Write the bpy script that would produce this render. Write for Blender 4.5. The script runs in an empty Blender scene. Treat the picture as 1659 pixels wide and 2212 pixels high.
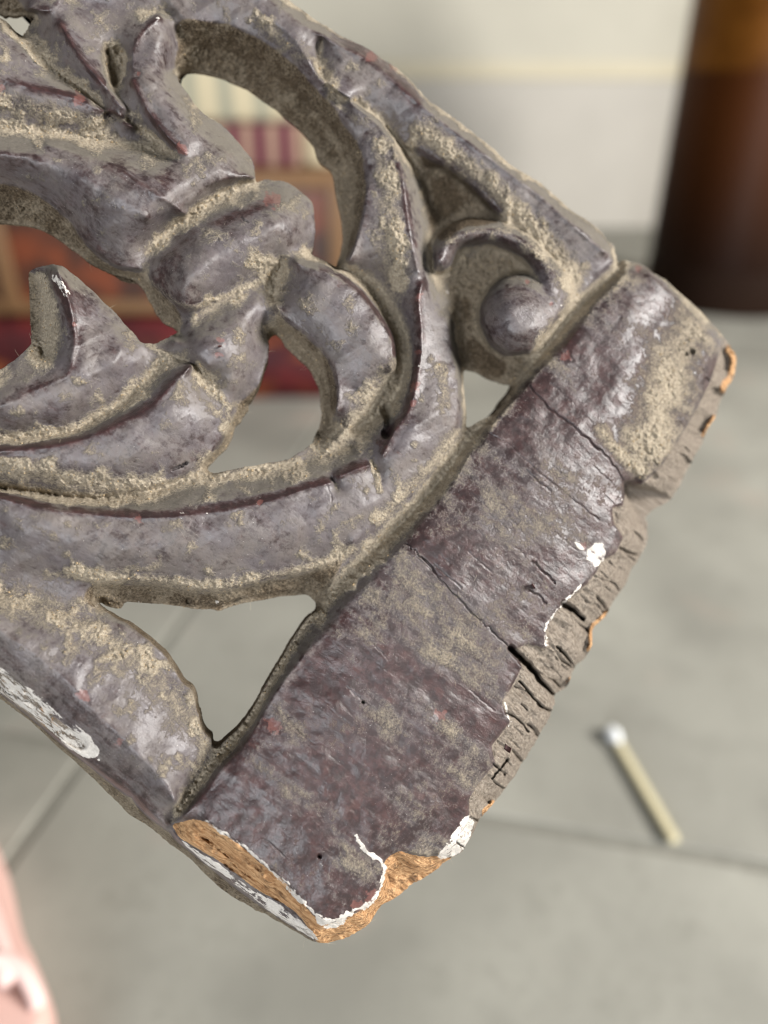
import bpy, bmesh, math, random
import numpy as np
from mathutils import Vector, Matrix

random.seed(7)
RNG = np.random.default_rng(7)
sc = bpy.context.scene
COL = sc.collection

# ------------------------------------------------------------------ camera
CAM_H = 0.42
K = CAM_H / 0.25                               # size of the surroundings relative to the first sketch
PITCH = math.radians(29.6)
F_PX, CX, CY = 1597.0, 829.5, 1106.0         # focal length in units of a 1659 x 2212 picture
CAM = np.array([0.0, 0.0, CAM_H])
RIGHT = np.array([1.0, 0.0, 0.0])
FWD = np.array([0.0, math.cos(PITCH), -math.sin(PITCH)])
UP = np.array([0.0, math.sin(PITCH), math.cos(PITCH)])
cam_data = bpy.data.cameras.new('camera')
cam = bpy.data.objects.new('camera', cam_data)
COL.objects.link(cam)
cam.location = CAM
cam.rotation_euler = (math.pi / 2 - PITCH, 0, 0)
cam_data.sensor_fit = 'VERTICAL'
cam_data.sensor_height = 36.0
cam_data.sensor_width = 27.0
cam_data.lens = 36.0 * F_PX / 2212.0
cam_data.clip_start = 0.01
cam_data.clip_end = 50
cam_data.dof.use_dof = True
cam_data.dof.focus_distance = 0.166
cam_data.dof.aperture_fstop = 5.0
cam_data.dof.aperture_blades = 0
sc.camera = cam

# ------------------------------------------------------------------ light
world = bpy.data.worlds.new('World')
sc.world = world
world.use_nodes = True
bg = world.node_tree.nodes['Background']
bg.inputs[0].default_value = (0.86, 0.93, 1.0, 1)
bg.inputs[1].default_value = 0.04


def area(name, loc, target, sx, sy, power, color):
    d = bpy.data.lights.new(name, 'AREA')
    d.shape = 'RECTANGLE'
    d.size, d.size_y = sx, sy
    d.energy = power
    d.color = color
    o = bpy.data.objects.new(name, d)
    COL.objects.link(o)
    o.location = loc
    o.rotation_euler = (Vector(target) - Vector(loc)).to_track_quat('-Z', 'Y').to_euler()
    return o


area('window_light', (2.3, -0.35, 1.55), (0.05, 0.45, 0.25), 0.9, 0.9, 190, (1.0, 0.97, 0.93))
area('doorway_light', (-0.7, -2.5, 0.85), (0.0, 0.3, 0.3), 0.8, 0.9, 78, (0.93, 0.96, 1.0))

sc.view_settings.view_transform = 'Standard'
sc.view_settings.look = 'None'
sc.view_settings.exposure = 0.0
sc.view_settings.gamma = 1.0
sc.view_settings.use_curve_mapping = False
sc.render.engine = 'CYCLES'
sc.cycles.use_denoising = True
sc.cycles.max_bounces = 6
sc.cycles.pixel_filter_type = 'BLACKMAN_HARRIS'
sc.cycles.filter_width = 1.1


# ------------------------------------------------------------------ helpers
def ray(x, y):
    return FWD + (x - CX) / F_PX * RIGHT - (y - CY) / F_PX * UP


def floor_pt(x, y, z=0.0):
    d = ray(x, y)
    return CAM + d * ((z - CAM_H) / d[2])


def at_dist(x, y, yy):
    """point on the line of sight through (x, y) at world depth Y = yy"""
    d = ray(x, y)
    return CAM + d * (yy / d[1])


def tag(o, label=None, cat=None, group=None, kind=None):
    if label:
        o['label'] = label
    if cat:
        o['category'] = cat
    if group:
        o['group'] = group
    if kind:
        o['kind'] = kind
    return o


def empty(name, loc, label=None, cat=None):
    o = bpy.data.objects.new(name, None)
    o.empty_display_size = 0.02
    COL.objects.link(o)
    o.location = loc
    return tag(o, label, cat)


def obj_bm(name, bm, mat, parent=None, smooth=False):
    me = bpy.data.meshes.new(name)
    bm.normal_update()
    bm.to_mesh(me)
    bm.free()
    if mat:
        me.materials.append(mat)
    if smooth:
        me.polygons.foreach_set('use_smooth', [True] * len(me.polygons))
    o = bpy.data.objects.new(name, me)
    COL.objects.link(o)
    if parent:
        o.parent = parent
    return o


def bm_box(bm, lo, hi, bevel=0.0, seg=2):
    r = bmesh.ops.create_cube(bm, size=1.0)
    vs = r['verts']
    for v in vs:
        v.co = Vector(((lo[i] + hi[i]) / 2 + v.co[i] * (hi[i] - lo[i]) for i in range(3)))
    if bevel:
        es = list({e for v in vs for e in v.link_edges})
        bmesh.ops.bevel(bm, geom=es, offset=bevel, segments=seg, affect='EDGES', profile=0.5)


def bm_lathe(bm, prof, n=48, center=(0, 0, 0)):
    rings = []
    for r, z in prof:
        rings.append([bm.verts.new((center[0] + r * math.cos(2 * math.pi * k / n),
                                    center[1] + r * math.sin(2 * math.pi * k / n), center[2] + z)) for k in range(n)])
    for a, b in zip(rings[:-1], rings[1:]):
        for k in range(n):
            bm.faces.new((a[k], a[(k + 1) % n], b[(k + 1) % n], b[k]))
    bm.faces.new(list(reversed(rings[0])))
    bm.faces.new(rings[-1])


class NT:
    """small node-tree builder"""

    def __init__(self, name):
        self.m = bpy.data.materials.new(name)
        self.m.use_nodes = True
        self.t = self.m.node_tree
        self.t.nodes.clear()
        self.out = self.t.nodes.new('ShaderNodeOutputMaterial')
        self.bsdf = self.t.nodes.new('ShaderNodeBsdfPrincipled')
        self.t.links.new(self.bsdf.outputs[0], self.out.inputs[0])
        self.tc = self.t.nodes.new('ShaderNodeTexCoord')

    def put(self, sock, v):
        if isinstance(v, bpy.types.NodeSocket):
            self.t.links.new(v, sock)
        elif v is not None:
            if isinstance(v, (tuple, list)) and len(v) == 3 and sock.type == 'RGBA':
                v = (*v, 1)
            sock.default_value = v

    def noise(self, scale, detail=4, rough=0.55, vec=None, dist=0.0):
        n = self.t.nodes.new('ShaderNodeTexNoise')
        self.put(n.inputs['Vector'], vec if vec is not None else self.tc.outputs['Object'])
        n.inputs['Scale'].default_value = scale
        n.inputs['Detail'].default_value = detail
        n.inputs['Roughness'].default_value = rough
        n.inputs['Distortion'].default_value = dist
        return n.outputs['Fac']

    def voro(self, scale, vec=None, feature='F1'):
        n = self.t.nodes.new('ShaderNodeTexVoronoi')
        n.feature = feature
        self.put(n.inputs['Vector'], vec if vec is not None else self.tc.outputs['Object'])
        n.inputs['Scale'].default_value = scale
        return n.outputs['Distance']

    def mapping(self, scale=(1, 1, 1), rot=(0, 0, 0), vec=None):
        n = self.t.nodes.new('ShaderNodeMapping')
        self.put(n.inputs['Vector'], vec if vec is not None else self.tc.outputs['Object'])
        n.inputs['Scale'].default_value = scale
        n.inputs['Rotation'].default_value = rot
        return n.outputs[0]

    def math(self, op, a, b=None, c=None, clamp=False):
        n = self.t.nodes.new('ShaderNodeMath')
        n.operation = op
        n.use_clamp = clamp
        for i, v in enumerate((a, b, c)):
            if v is not None:
                self.put(n.inputs[i], v)
        return n.outputs[0]

    def step(self, v, lo, hi):
        n = self.t.nodes.new('ShaderNodeMapRange')
        n.interpolation_type = 'SMOOTHSTEP'
        self.put(n.inputs['Value'], v)
        self.put(n.inputs['From Min'], lo)
        self.put(n.inputs['From Max'], hi)
        return n.outputs[0]

    def mix(self, f, a, b):
        n = self.t.nodes.new('ShaderNodeMix')
        n.data_type = 'RGBA'
        self.put(n.inputs['Factor'], f)
        self.put(n.inputs['A'], None)
        self.put(n.inputs[6], a)
        self.put(n.inputs[7], b)
        return n.outputs[2]

    def mixf(self, f, a, b):
        n = self.t.nodes.new('ShaderNodeMix')
        n.data_type = 'FLOAT'
        self.put(n.inputs[0], f)
        self.put(n.inputs[2], a)
        self.put(n.inputs[3], b)
        return n.outputs[0]

    def attr(self, name):
        n = self.t.nodes.new('ShaderNodeAttribute')
        n.attribute_name = name
        return n

    def sep(self, c):
        n = self.t.nodes.new('ShaderNodeSeparateColor')
        self.put(n.inputs[0], c)
        return n.outputs

    def bump(self, h, dist=0.001, strength=1.0, normal=None):
        n = self.t.nodes.new('ShaderNodeBump')
        n.inputs['Strength'].default_value = strength
        n.inputs['Distance'].default_value = dist
        self.put(n.inputs['Height'], h)
        if normal is not None:
            self.put(n.inputs['Normal'], normal)
        return n.outputs[0]

    def fin(self, color, rough=0.5, spec=0.5, normal=None, **kw):
        b = self.bsdf
        self.put(b.inputs['Base Color'], color)
        self.put(b.inputs['Roughness'], rough)
        self.put(b.inputs['Specular IOR Level'], spec)
        if normal is not None:
            self.put(b.inputs['Normal'], normal)
        for k, v in kw.items():
            self.put(b.inputs[k], v)
        return self.m


# ------------------------------------------------------------------ materials
def mat_floor():
    n = NT('grey_stone_tile')
    big = n.noise(6, 4, 0.6)
    mid = n.noise(24, 5, 0.65)
    fine = n.noise(160, 4, 0.7)
    c = n.mix(n.step(big, 0.3, 0.7), (0.215, 0.21, 0.182), (0.335, 0.328, 0.285))
    c = n.mix(n.math('MULTIPLY', n.step(mid, 0.48, 0.72), 0.7), c, (0.21, 0.205, 0.175))
    c = n.mix(n.math('MULTIPLY', n.step(n.noise(10, 3, 0.5), 0.58, 0.75), 0.45), c, (0.36, 0.29, 0.24))
    c = n.mix(n.math('MULTIPLY', n.step(fine, 0.55, 0.8), 0.3), c, (0.14, 0.14, 0.12))
    return n.fin(c, n.mixf(mid, 0.42, 0.7), 0.4, n.bump(n.math('ADD', mid, n.math('MULTIPLY', fine, 0.4)), 0.0006, 0.6))


def mat_plain(name, col, rough=0.6, spec=0.4, var=0.15, scale=40, bump=0.0003):
    n = NT(name)
    v = n.noise(scale, 4, 0.6)
    d = tuple(c * (1 - var) for c in col)
    e = tuple(min(1, c * (1 + var)) for c in col)
    return n.fin(n.mix(v, d, e), rough, spec, n.bump(v, bump, 0.5))


def mat_panel():
    n = NT('dusty_maroon_paint_on_wood')
    A = n.sep(n.attr('wear_a').outputs['Color'])       # dust, wood, gesso
    B = n.sep(n.attr('wear_b').outputs['Color'])       # red chips, film, grime grey
    dust, wood, gesso = A[0], A[1], A[2]
    red, film, grime = B[0], B[1], B[2]
    grain_v = n.mapping((0.16, 1, 1))
    n_big = n.noise(90, 5, 0.6)
    n_mid = n.noise(420, 6, 0.68)
    n_fin = n.noise(1700, 4, 0.7)
    n_vf = n.noise(5200, 3, 0.7)
    n_str = n.noise(700, 5, 0.65, vec=grain_v)
    # old paint: dark maroon, redder where rubbed
    paint = n.mix(n.step(n_mid, 0.38, 0.66), (0.027, 0.016, 0.016), (0.053, 0.025, 0.024))
    paint = n.mix(n.math('MULTIPLY', n.step(n.noise(230, 4, 0.6), 0.60, 0.72), 0.7), paint, (0.070, 0.032, 0.028))
    # thin grey dust film
    fm = n.math('ADD', film, n.math('MULTIPLY', n.math('SUBTRACT', n_mid, 0.5), 1.45))
    fm = n.math('ADD', fm, n.math('MULTIPLY', n.math('SUBTRACT', n_str, 0.5), 1.1))
    fm = n.math('ADD', fm, n.math('MULTIPLY', n.math('SUBTRACT', n_fin, 0.5), 1.0))
    fm = n.step(fm, 0.1, 0.85)
    filmcol = n.mix(n.step(n_big, 0.35, 0.65), (0.106, 0.093, 0.097), (0.128, 0.110, 0.100))
    c = n.mix(n.math('MULTIPLY', fm, 0.86), paint, filmcol)
    # thicker green-grey grime
    gm = n.math('ADD', grime, n.math('MULTIPLY', n.math('SUBTRACT', n_mid, 0.5), 1.3))
    gm = n.step(gm, 0.35, 0.85)
    c = n.mix(n.math('MULTIPLY', gm, 0.85), c, n.mix(n_fin, (0.108, 0.098, 0.084), (0.168, 0.150, 0.120)))
    # sandy dust
    dm = n.math('ADD', dust, n.math('MULTIPLY', n.math('SUBTRACT', n_mid, 0.5), 1.3))
    dm = n.math('ADD', dm, n.math('MULTIPLY', n.math('SUBTRACT', n_fin, 0.5), 0.85))
    dm = n.math('ADD', dm, n.math('MULTIPLY', n.math('SUBTRACT', n_vf, 0.5), 0.45))
    dm = n.step(dm, 0.22, 0.86)
    sand = n.mix(n.step(n_fin, 0.3, 0.7), (0.285, 0.238, 0.175), (0.53, 0.455, 0.345))
    sand = n.mix(n.math('MULTIPLY', n.step(n_vf, 0.60, 0.75), 0.5), sand, (0.12, 0.088, 0.055))
    sand = n.mix(n.math('MULTIPLY', n.step(n_mid, 0.42, 0.62), 0.45), sand, (0.26, 0.222, 0.17))
    dirt_shade = n.math('MULTIPLY', n.sep(n.attr('wear_c').outputs['Color'])[1], 1.0)
    dcol = n.mix(n.step(n_fin, 0.3, 0.7), (0.040, 0.028, 0.017), (0.145, 0.106, 0.066))  # brown wall dirt, darkened further to paint occlusion into the recesses
    c = n.mix(n.math('MULTIPLY', n.step(n.math('ADD', dirt_shade, n.math('MULTIPLY', n.math('SUBTRACT', n_mid, 0.5), 0.8)), 0.3, 0.7), 0.9), c, dcol)
    sand = n.mix(n.math('MULTIPLY', dirt_shade, 0.55), sand, dcol)
    c = n.mix(n.math('MULTIPLY', dm, 0.93), c, sand)
    # chips showing the red undercoat
    rm = n.step(n.math('ADD', red, n.math('MULTIPLY', n.math('MULTIPLY', 1.0, n.math('SUBTRACT', n.noise(900, 5, 0.75), 0.5)), 2.2)), 0.50, 0.62)
    c = n.mix(n.math('MULTIPLY', rm, 0.5), c, n.mix(n_fin, (0.12, 0.04, 0.035), (0.26, 0.115, 0.095)))
    # bare wood, weathered (grey) or fresh (orange); alpha of wear_a-> fresh in wear_c
    Cc = n.sep(n.attr('wear_c').outputs['Color'])
    fresh = Cc[0]
    wv = n.mapping((0.10, 1, 1))
    wgrain = n.noise(1500, 5, 0.7, vec=wv)
    grey_wood = n.mix(n.step(wgrain, 0.3, 0.7), (0.105, 0.085, 0.068), (0.26, 0.222, 0.182))
    grey_wood = n.mix(n.math('MULTIPLY', n.step(n_fin, 0.55, 0.7), 0.5), grey_wood, (0.42, 0.35, 0.27))
    fresh_wood = n.mix(n.step(wgrain, 0.32, 0.68), (0.25, 0.125, 0.055), (0.56, 0.35, 0.185))
    fresh_wood = n.mix(n.math('MULTIPLY', n.step(n.noise(520, 6, 0.75, vec=n.mapping((0.3, 1, 1))), 0.50, 0.64), 0.85), fresh_wood, (0.085, 0.05, 0.03))
    wcol = n.mix(n.step(n.math('ADD', fresh, n.math('MULTIPLY', n.math('SUBTRACT', n_mid, 0.5), 1.6)), 0.42, 0.62), grey_wood, fresh_wood)
    wm = n.step(n.math('ADD', wood, n.math('MULTIPLY', n.math('SUBTRACT', n_fin, 0.5), 0.5)), 0.42, 0.58)
    c = n.mix(wm, c, wcol)
    # white ground under the paint
    gs = n.step(n.math('ADD', gesso, n.math('MULTIPLY', n.math('SUBTRACT', n.noise(800, 5, 0.7, vec=n.mapping((0.35, 1, 1))), 0.5), 2.0)), 0.50, 0.60)
    c = n.mix(gs, c, n.mix(n_fin, (0.36, 0.32, 0.27), (0.74, 0.71, 0.67)))
    # scattered pale flecks of ground
    fleck = n.step(n.noise(2600, 2, 0.5), 0.735, 0.77)
    c = n.mix(n.math('MULTIPLY', fleck, 0.55), c, (0.66, 0.62, 0.58))
    # roughness: paint glossy, dust matt
    matt = n.math('MAXIMUM', n.math('MAXIMUM', dm, wm), n.math('MAXIMUM', gs, n.math('MAXIMUM', dirt_shade, n.math('MULTIPLY', gm, 0.85))))
    rpaint = n.mixf(fm, 0.37, n.mixf(n.step(n_big, 0.4, 0.6), 0.42, 0.56))
    rough = n.mixf(matt, rpaint, 0.95)
    spec = n.mixf(matt, 0.60, 0.10)
    # relief
    hp = n.math('ADD', n.math('MULTIPLY', n_mid, 0.5), n.math('MULTIPLY', n_fin, 0.22))
    hp = n.math('ADD', hp, n.math('MULTIPLY', n_str, 0.35))
    hd = n.math('ADD', n.math('MULTIPLY', n_fin, 1.6), n.math('MULTIPLY', n_vf, 0.9))
    hw = n.math('MULTIPLY', wgrain, 1.6)
    h = n.mixf(n.math('MAXIMUM', dm, dirt_shade), hp, n.math('ADD', hd, 0.25))
    h = n.mixf(wm, h, hw)
    nb = n.bump(h, 0.00042, 0.9)
    return n.fin(c, rough, spec, nb)


M_FLOOR = mat_floor()
M_JOINT = mat_plain('dark_tile_grout', (0.215, 0.21, 0.18), 0.9, 0.2, 0.3, 120)
M_WALL = mat_plain('cream_wall_paint', (0.58, 0.552, 0.465), 0.8, 0.2, 0.08, 6)
M_SKIRT = mat_plain('pale_grey_skirting', (0.53, 0.50, 0.445), 0.6, 0.3, 0.10, 7)
M_LEDGE = mat_plain('cream_ledge', (0.66, 0.60, 0.45), 0.7, 0.3, 0.06, 9)
M_PANEL = mat_panel()

# ------------------------------------------------------------------ setting: floor tiles and wall
joint_a = [floor_pt(320, 1290), floor_pt(50, 1985)]
joint_b = [floor_pt(89, 1604), floor_pt(1659, 1873)]
u_dir = joint_b[1] - joint_b[0]
ang = math.atan2(u_dir[1], u_dir[0])
ua = np.array([math.cos(ang), math.sin(ang)])
va = np.array([-ua[1], ua[0]])
# crossing of the two joints
Amat = np.array([(joint_a[1] - joint_a[0])[:2], -(joint_b[1] - joint_b[0])[:2]]).T
st = np.linalg.solve(Amat, (joint_b[0] - joint_a[0])[:2])
cross = joint_a[0][:2] + st[0] * (joint_a[1] - joint_a[0])[:2]
TILE, GAP = 1.2, 0.009
bm = bmesh.new()
bm_box(bm, (-4.5, -3.2, -0.03), (4.5, 3.2, -0.0016))
floor = tag(obj_bm('floor', bm, M_JOINT), kind='structure')
bm = bmesh.new()
bm_box(bm, (GAP / 2, GAP / 2, -0.012), (TILE - GAP / 2, TILE - GAP / 2, 0.0), 0.0008, 1)
tile_me = bpy.data.meshes.new('tile')
bm.to_mesh(tile_me)
bm.free()
tile_me.materials.append(M_FLOOR)
for i in range(-4, 4):
    for j in range(-4, 4):
        p = cross + ua * TILE * i + va * TILE * j
        ctr = p + (ua + va) * TILE / 2
        if ctr[1] > 3.6 or ctr[1] < -2.6 or abs(ctr[0]) > 3.6:
            continue
        t = bpy.data.objects.new('tile', tile_me)
        COL.objects.link(t)
        t.location = (p[0], p[1], 0.0005 * random.random())
        t.rotation_euler = (0, 0, ang)
        t.parent = floor

WALL_Y = float(floor_pt(1380, 492)[1])
zt = float(at_dist(1100, 172, WALL_Y)[2])
bm = bmesh.new()
bm_box(bm, (-4.4, WALL_Y + 0.02, -0.02), (4.4, WALL_Y + 0.2, 2.6))
wall = tag(obj_bm('wall_back', bm, M_WALL), kind='structure')
bm = bmesh.new()
bm_box(bm, (-4.4, WALL_Y, 0.0), (4.4, WALL_Y + 0.0195, zt), 0.001, 1)
o = obj_bm('skirting', bm, M_SKIRT, wall)
bm = bmesh.new()
bm_box(bm, (-4.4, WALL_Y - 0.003, zt + 0.0005), (4.4, WALL_Y + 0.0195, zt + 0.05), 0.007, 3)
o = obj_bm('skirting_ledge', bm, M_LEDGE, wall)

# ------------------------------------------------------------------ the carved panel: a relief solved on a fine grid
# picture-plane design grid (units of the 1659 x 2212 sketch), heights in millimetres above / below the front plane
Z0 = 0.170
TH = 9.9
VS = 1.7                                      # relief in millimetres per design height unit
STEP = 2.0
GX0, GX1, GY0, GY1 = -330, 1640, -230, 2070
N_W = 0.181 * RIGHT + 0.1076 * UP - 0.977 * FWD
N_W = N_W / np.linalg.norm(N_W)
P0 = CAM + Z0 * FWD


def on_plane(x, y, h):
    x = np.asarray(x, float)
    y = np.asarray(y, float)
    d = FWD[None, :] + ((x - CX) / F_PX)[:, None] * RIGHT - ((y - CY) / F_PX)[:, None] * UP
    k = np.dot(P0 - CAM, N_W) + np.asarray(h) * 0.001 * VS
    return CAM + d * (k / (d @ N_W))[:, None]


NX = int((GX1 - GX0) / STEP) + 1
NY = int((GY1 - GY0) / STEP) + 1
gx = GX0 + STEP * np.arange(NX)
gy = GY0 + STEP * np.arange(NY)
GXX, GYY = np.meshgrid(gx, gy)
GX32, GY32 = GXX.astype(np.float32), GYY.astype(np.float32)


def window(p, reach):
    """slices of the grid round a set of points"""
    i0, i1 = max(0, int((p[:, 0].min() - reach - GX0) / STEP)), min(NX, int((p[:, 0].max() + reach - GX0) / STEP) + 2)
    j0, j1 = max(0, int((p[:, 1].min() - reach - GY0) / STEP)), min(NY, int((p[:, 1].max() + reach - GY0) / STEP) + 2)
    return slice(j0, max(j0 + 2, j1)), slice(i0, max(i0 + 2, i1))


def catmull(pts, closed=False, sub=6):
    p = np.array(pts, float)
    n = len(p)
    out = []
    rng = range(n if closed else n - 1)
    for i in rng:
        if closed:
            a, b, c, d = p[(i - 1) % n], p[i], p[(i + 1) % n], p[(i + 2) % n]
        else:
            a, b, c, d = p[max(i - 1, 0)], p[i], p[i + 1], p[min(i + 2, n - 1)]
        for t in np.arange(sub) / sub:
            q = 0.5 * ((2 * b) + (c - a) * t + (2 * a - 5 * b + 4 * c - d) * t * t + (3 * b - a - 3 * c + d) * t ** 3)
            # keep heights linear (no overshoot)
            if p.shape[1] > 2:
                q[2:] = b[2:] * (1 - t) + c[2:] * t
            out.append(q)
    if not closed:
        out.append(p[-1])
    return np.array(out)


def inside(poly, X=None, Y=None):
    X = GXX if X is None else X
    Y = GYY if Y is None else Y
    r = np.zeros(X.shape, bool)
    x0, y0 = poly[:, 0].min(), poly[:, 1].min()
    x1, y1 = poly[:, 0].max(), poly[:, 1].max()
    j0 = max(0, int((y0 - GY0) / STEP) - 1)
    j1 = min(NY, int((y1 - GY0) / STEP) + 2)
    i0 = max(0, int((x0 - GX0) / STEP) - 1)
    i1 = min(NX, int((x1 - GX0) / STEP) + 2)
    if j1 <= j0 or i1 <= i0:
        return r
    xs, ys = X[j0:j1, i0:i1], Y[j0:j1, i0:i1]
    acc = np.zeros(xs.shape, bool)
    n = len(poly)
    for k in range(n):
        xa, ya = poly[k][:2]
        xb, yb = poly[(k + 1) % n][:2]
        if ya == yb:
            continue
        cond = ((ya > ys) != (yb > ys))
        if not cond.any():
            continue
        xi = (xb - xa) * (ys - ya) / (yb - ya) + xa
        acc ^= cond & (xs < xi)
    r[j0:j1, i0:i1] = acc
    return r


def seg_dist(field, a, b, reach):
    """field = min(field, distance to segment) inside the segment's neighbourhood"""
    x0, x1 = min(a[0], b[0]) - reach, max(a[0], b[0]) + reach
    y0, y1 = min(a[1], b[1]) - reach, max(a[1], b[1]) + reach
    i0, i1 = max(0, int((x0 - GX0) / STEP)), min(NX, int((x1 - GX0) / STEP) + 2)
    j0, j1 = max(0, int((y0 - GY0) / STEP)), min(NY, int((y1 - GY0) / STEP) + 2)
    if i1 <= i0 or j1 <= j0:
        return
    X, Y = GXX[j0:j1, i0:i1], GYY[j0:j1, i0:i1]
    dx, dy = b[0] - a[0], b[1] - a[1]
    L2 = dx * dx + dy * dy + 1e-9
    t = np.clip(((X - a[0]) * dx + (Y - a[1]) * dy) / L2, 0, 1)
    d = np.hypot(X - a[0] - t * dx, Y - a[1] - t * dy)
    np.minimum(field[j0:j1, i0:i1], d, out=field[j0:j1, i0:i1])


def poly_dist(pts, reach, closed=False):
    f = np.full((NY, NX), float(reach))
    n = len(pts)
    for k in range(n if closed else n - 1):
        seg_dist(f, pts[k], pts[(k + 1) % n], reach)
    return f


def blur(a, s):
    r = max(1, int(3 * s))
    k = np.exp(-0.5 * (np.arange(-r, r + 1) / s) ** 2)
    k /= k.sum()
    p = np.pad(a, ((r, r), (0, 0)), mode='edge')
    o = sum(w * p[i:i + a.shape[0]] for i, w in enumerate(k))
    p = np.pad(o, ((0, 0), (r, r)), mode='edge')
    return sum(w * p[:, i:i + a.shape[1]] for i, w in enumerate(k))


def vnoise(cell, seed, ax=1.0, rot=0.0, win=None):
    """smooth value noise on the design grid, cell size in sketch units, stretched by ax along direction rot"""
    r = np.random.default_rng(seed)
    c, s = math.cos(rot), math.sin(rot)
    X, Y = (GX32, GY32) if win is None else (GX32[win], GY32[win])
    if rot == 0.0:
        if ax == 1.0:                                  # separable: interpolate a small table with two products
            u = ((X[0] - X[0, 0]) / cell).astype(np.float32)
            v = ((Y[:, 0] - Y[0, 0]) / cell).astype(np.float32)
            tb = r.random((int(v[-1]) + 3, int(u[-1]) + 3)).astype(np.float32)
            iu, iv = u.astype(int), v.astype(int)
            fu, fv = u - iu, v - iv
            fu = fu * fu * (3 - 2 * fu)
            fv = (fv * fv * (3 - 2 * fv))[:, None]
            row = tb[:, iu] * (1 - fu) + tb[:, iu + 1] * fu
            return row[iv] * (1 - fv) + row[iv + 1] * fv
    u = (X * np.float32(c) + Y * np.float32(s)) / np.float32(cell * ax)
    v = (-X * np.float32(s) + Y * np.float32(c)) / np.float32(cell)
    u = u - u.min()
    v = v - v.min()
    tb = r.random((int(v.max()) + 3, int(u.max()) + 3))
    iu, iv = u.astype(int), v.astype(int)
    fu, fv = u - iu, v - iv
    fu = fu * fu * (3 - 2 * fu)
    fv = fv * fv * (3 - 2 * fv)
    return (tb[iv, iu] * (1 - fu) + tb[iv, iu + 1] * fu) * (1 - fv) + (tb[iv + 1, iu] * (1 - fu) + tb[iv + 1, iu + 1] * fu) * fv


def fbm(cell, seed, octs=4, ax=1.0, rot=0.0):
    s = 0
    w = 0
    for k in range(octs):
        s = s + vnoise(cell / 2 ** k, seed + k, ax, rot) * 0.55 ** k
        w += 0.55 ** k
    return s / w


GRAIN = math.atan2(500, 690)                  # the grain runs along the long rails

# ---- silhouettes: (x, y, height of the surface there)
OUT = [(-330, -230, -4), (330, -230, -4), (480, -105, -4), (560, -45, -4),
       (625, 0, -4), (658, 25, -4), (705, 58, -4), (740, 80, -4), (783, 97, -4), (833, 132, -4), (878, 167, -4), (923, 215, -4), (983, 257, -4), (1058, 315, -4), (1118, 365, -4), (1168, 397, -4), (1223, 445, -4), (1278, 482, -4), (1311, 513, -4), (1325, 532, -5), (1329, 552, -6), (1338, 566, -7), (1347, 562, -5), (1384, 571, -4), (1427, 599, -3.5), (1483, 644, -3.5), (1534, 696, -4), (1569, 734, -5), (1590, 773, -6), (1588, 807, -7), (1573, 838, -7), (1560, 859, -7), (1549, 889, -7), (1532, 924, -7), (1515, 958, -7), (1497, 992, -7), (1480, 1022, -7), (1459, 1061, -7), (1446, 1080, -8), (1420, 1095, -9), (1395, 1116, -9),
       (1399, 1134, -6), (1399, 1172, -6), (1385, 1198, -6), (1367, 1228, -6), (1352, 1263, -6), (1328, 1297, -6.5), (1307, 1331, -7), (1279, 1362, -7), (1281, 1379, -6), (1274, 1400, -6), (1257, 1426, -6.5), (1240, 1443, -7), (1234, 1460, -6), (1221, 1482, -6), (1200, 1503, -7), (1197, 1516, -5), (1186, 1551, -5), (1165, 1589, -5), (1143, 1628, -5), (1129, 1647, -5), (1099, 1691, -5), (1062, 1740, -5), (1034, 1775, -5), (1015, 1815, -5), (993, 1843, -5), (960, 1862, -7), (940, 1881, -8), (918, 1898, -8), (890, 1911, -8), (858, 1938, -9), (825, 1957, -8), (797, 1993, -7), (765, 2016, -7), (728, 2030, -8), (691, 2037, -10),
       (645, 2018, -12), (608, 1995, -12), (571, 1976, -12), (534, 1953, -12), (492, 1930, -12), (450, 1893, -12), (413, 1861, -12), (367, 1824, -12), (321, 1787, -12), (274, 1755, -12), (249, 1728, -12), (195, 1675, -12), (142, 1629, -12), (89, 1579, -12), (35, 1536, -12), (0, 1510, -12), (-110, 1430, -12), (-330, 1270, -12)]
H1 = [(381, 152, -8), (383, 160, -9), (400, 157, -13), (425, 156, -13), (475, 167, -13), (525, 187, -13), (575, 218, -13), (610, 247, -13), (645, 279, -13), (674, 310, -13), (688, 347, -13), (716, 375, -13), (729, 435, -13), (738, 484, -13), (740, 522, -13), (731, 560, -12), (724, 576, -10),
      (700, 563, -7), (672, 549, -8), (677, 530, -8), (680, 484, -7), (674, 437, -7), (649, 410, -7), (617, 393, -7), (592, 389, -7), (567, 388, -7), (552, 392, -7), (551, 362, -7), (540, 336, -7), (510, 298, -7), (476, 269, -7), (436, 239, -7), (406, 204, -7), (387, 178, -7)]
H2 = [(-150, 500, -8), (-60, 483, -12), (0, 481, -13), (30, 484, -13), (69, 491, -13), (104, 503, -13), (129, 518, -13), (154, 538, -13), (179, 556, -13), (203, 573, -13), (238, 590, -13), (268, 598, -13), (293, 606, -13), (310, 625, -13), (322, 650, -13), (340, 680, -13), (357, 699, -13), (384, 713, -9),
      (367, 727, -7), (337, 742, -7), (308, 740, -6), (290, 722, -6), (260, 687, -6), (233, 662, -6), (211, 637, -6), (174, 605, -5), (139, 580, -4), (117, 572, -4), (97, 573, -5), (67, 585, -7), (62, 597, -9), (63, 640, -9), (65, 690, -9), (67, 734, -8), (66, 746, -7), (45, 766, -6), (20, 786, -6), (0, 797, -6), (-70, 822, -6), (-150, 800, -6)]
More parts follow.
